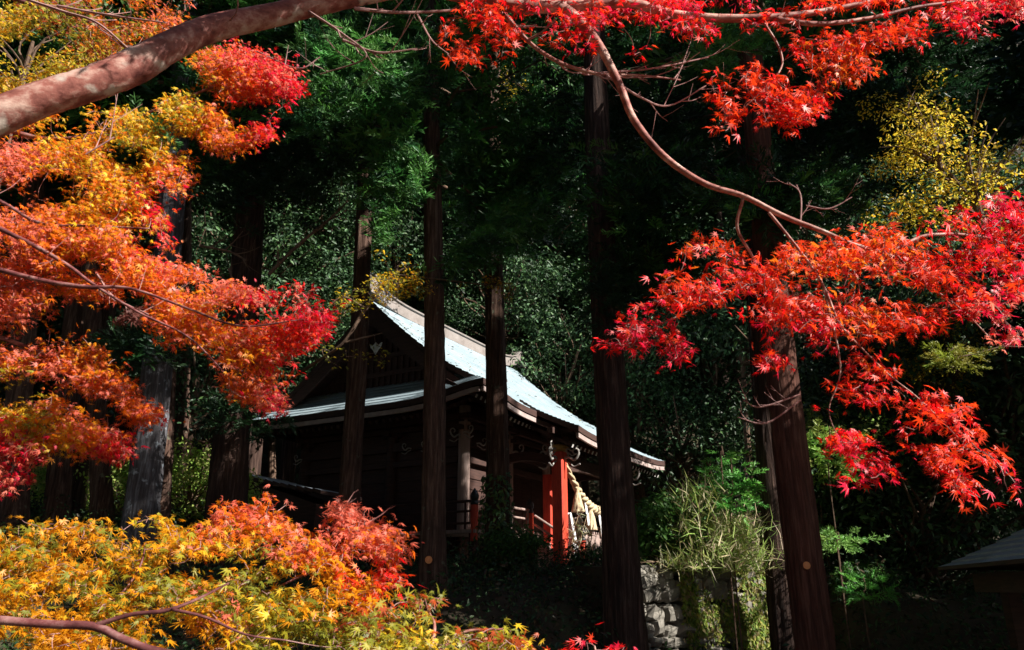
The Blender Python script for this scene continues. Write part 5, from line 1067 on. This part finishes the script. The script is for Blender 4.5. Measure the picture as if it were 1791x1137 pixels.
for z_ in (2.6, 3.0, 3.3): disc(L(3.1, WV0 + .9, z_), .2); disc(L(2.4, WV0 + .8, z_), .18)
for z_ in (2.3, 2.7, 3.1, 3.5): disc(L(3.42, .6, z_), .25, .8)
for t in np.arange(.1, .6, .06): disc(A_R + (B_R - A_R) * t - ZZ * (1.0 * 4 * t * (1 - t)), .34, .8); disc(A_R + (B_R - A_R) * t - ZZ * (.6 + 1.0 * 4 * t * (1 - t)), .3, .8)
def pdisc(px, py, Y, rpx, t0=.5, soft=.3): P = at(px, py, Y); disc(P, pxm(P, rpx), t0, soft)
for q_ in ((1235, 930, 12.1, 85), (1275, 900, 12.2, 70), (1270, 850, 12.3, 60), (1270, 820, 12.3, 45), (1215, 950, 12.1, 26), (1290, 985, 12.4, 75), (1255, 1010, 12.3, 50), (1290, 1060, 12.6, 75), (1310, 1110, 12.8, 70), (1240, 1090, 12.4, 55), (1150, 920, 12.5, 26), (1130, 900, 12.5, 24),
           (325, 885, 15.3, 60), (300, 860, 15.4, 44), (350, 860, 15.4, 44), (325, 860, 16, 50), (210, 850, 17.4, 44), (140, 860, 17.4, 44), (185, 862, 14.7, 22), (195, 885, 14.7, 18),
           (870, 408, 15.3, 18), (878, 440, 15.3, 16), (878, 510, 15.3, 26), (876, 545, 15.3, 26), (882, 690, 15.3, 18), (876, 715, 15.3, 18), (884, 780, 15.3, 13), (880, 800, 15.3, 13), (878, 890, 15.3, 16), (882, 910, 15.3, 14),
           (1098, 790, 11.0, 16), (1100, 830, 11.0, 20), (1100, 860, 11.0, 16), (1108, 1010, 11.0, 16), (645, 290, 14.7, 16), (640, 330, 14.7, 12), (765, 700, 12.8, 8), (770, 760, 12.8, 6), (766, 560, 12.8, 10), (630, 500, 14.8, 10), (632, 720, 14.8, 8),
           (412, 430, 13.6, 12), (440, 240, 13.6, 12), (1440, 780, 12.4, 55), (1470, 810, 12.4, 45), (1450, 950, 11.8, 30), (1490, 945, 11.8, 30), (1510, 1030, 11.6, 36), (1710, 965, 9, 30), (1760, 955, 8.4, 24), (1670, 625, 11, 50), (1690, 240, 8.2, 110), (1700, 300, 8.2, 110), (1650, 230, 8.2, 80), (1730, 330, 8.2, 90), (1640, 190, 8.2, 70), (1240, 620, 16.5, 40), (1270, 650, 16.5, 28), (1665, 630, 13, 40), (865, 130, 18, 30),
           (690, 465, 12.2, 50), (650, 520, 12.2, 40), (710, 500, 12.2, 30), (610, 560, 12.2, 30), (850, 500, 12.3, 20), (50, 90, 9, 70), (640, 90, 10.2, 60), (670, 130, 10.2, 50), (610, 150, 10.8, 40), (560, 180, 10.8, 40), (740, 320, 11.6, 50), (730, 370, 11.6, 40), (730, 320, 12.2, 60), (770, 360, 12.2, 60), (720, 380, 12.2, 40), (860, 280, 13, 30), (800, 260, 12.4, 24), (1240, 75, 8.8, 30), (1290, 80, 8.8, 30), (1100, 330, 11.2, 30), (250, 235, 7.8, 25), (1340, 335, 9.5, 20)):
    pdisc(*q_)
    if 11.5 < q_[2] < 13: pdisc(q_[0], q_[1], q_[2] - .4, q_[3]); pdisc(q_[0], q_[1], q_[2] + .3, q_[3])
for (px, py, Y, rp, cnt) in ((375, 390, 22, 40, 26), (360, 480, 22, 30, 10), (500, 420, 23, 36, 26), (500, 490, 23, 24, 10), (580, 430, 24, 32, 20), (530, 580, 22, 30, 14), (700, 400, 27, 24, 12), (960, 430, 28, 46, 34), (1010, 370, 29, 26, 18), (930, 460, 28, 30, 12), (800, 550, 28, 20, 8), (1000, 655, 27, 34, 20), (960, 610, 28, 24, 8),
                         (330, 700, 20, 40, 16), (340, 780, 19.5, 40, 16), (560, 690, 22, 20, 8), (1430, 690, 16.5, 40, 22), (1500, 700, 16.5, 60, 26), (1600, 680, 17, 50, 14), (1650, 850, 15, 60, 12), (1560, 900, 14, 60, 14), (1700, 960, 15, 50, 8), (1150, 740, 20, 44, 12), (1550, 1040, 12.5, 70, 14), (1650, 1000, 12.5, 50, 8), (1600, 320, 24, 50, 12), (900, 990, 14, 90, 8), (800, 1000, 13.6, 40, 8), (1520, 260, 24, 60, 8), (1750, 600, 18, 40, 8), (1250, 400, 20, 60, 6)):
    for _ in range(max(2, cnt // 5)): pdisc(px + rg_.normal() * rp * .5, py + rg_.normal() * rp * .5, Y, rg_.uniform(18, 32) * min(1, rp / 36), .2, .5)
    for _ in range(int(cnt * .7)): pdisc(px + rg_.normal() * rp * .7, py + rg_.normal() * rp * .7, Y, rg_.uniform(8, 20), 1.0, .5)
done = {}
bpy.context.view_layer.update()
for o in list(bpy.data.objects):
    if o.type != 'MESH' or o.parent is None: continue
    nm = o.name.split('.')[0]; pn = o.parent.name.split('.')[0]
    if not (nm in ('crown', 'limbs', 'foliage_clump') or (nm == 'foliage' and pn in ('evergreen_tree', 'yellow_tree'))): continue
    me = o.data; nv = len(me.vertices); V = np.empty(nv * 3, np.float32); me.vertices.foreach_get('co', V); V = V.reshape(-1, 3)
    Mw = np.array(o.matrix_world); W = V @ Mw[:3, :3].T + Mw[:3, 3]
    ls = np.empty(len(me.polygons), np.int32); me.polygons.foreach_get('loop_start', ls); vi = np.empty(len(me.loops), np.int32); me.loops.foreach_get('vertex_index', vi)
    c = W[vi[ls]]; a, b, t = uvw(c); i = np.clip((a / RES + GN / 2).astype(int), 0, GN - 1); j = np.clip((b / RES + GN / 2).astype(int), 0, GN - 1)
    cut = t > gap[i, j]
    if nm == 'foliage_clump': cut &= t > gap[i, j] - .1
    if cut.sum() < 8: continue
    lt = np.diff(np.append(ls, len(vi))); k_ = int(lt[0])
    if (lt != k_).any(): ok_ = (lt == k_) & ~cut
    else: ok_ = ~cut
    Fk = vi[(ls[ok_][:, None] + np.arange(k_)[None])]; used, inv = np.unique(Fk, return_inverse=True); cols = None
    if 'Col' in me.color_attributes:
        ca = np.empty(nv * 4, np.float32); me.color_attributes['Col'].data.foreach_get('color', ca); cols = ca.reshape(-1, 4)[used, :3]
    m2 = np_mesh(me.name, V[used], inv.reshape(Fk.shape).astype(np.int32), cols)
    for q_ in me.materials: m2.materials.append(q_)
    o.data = m2
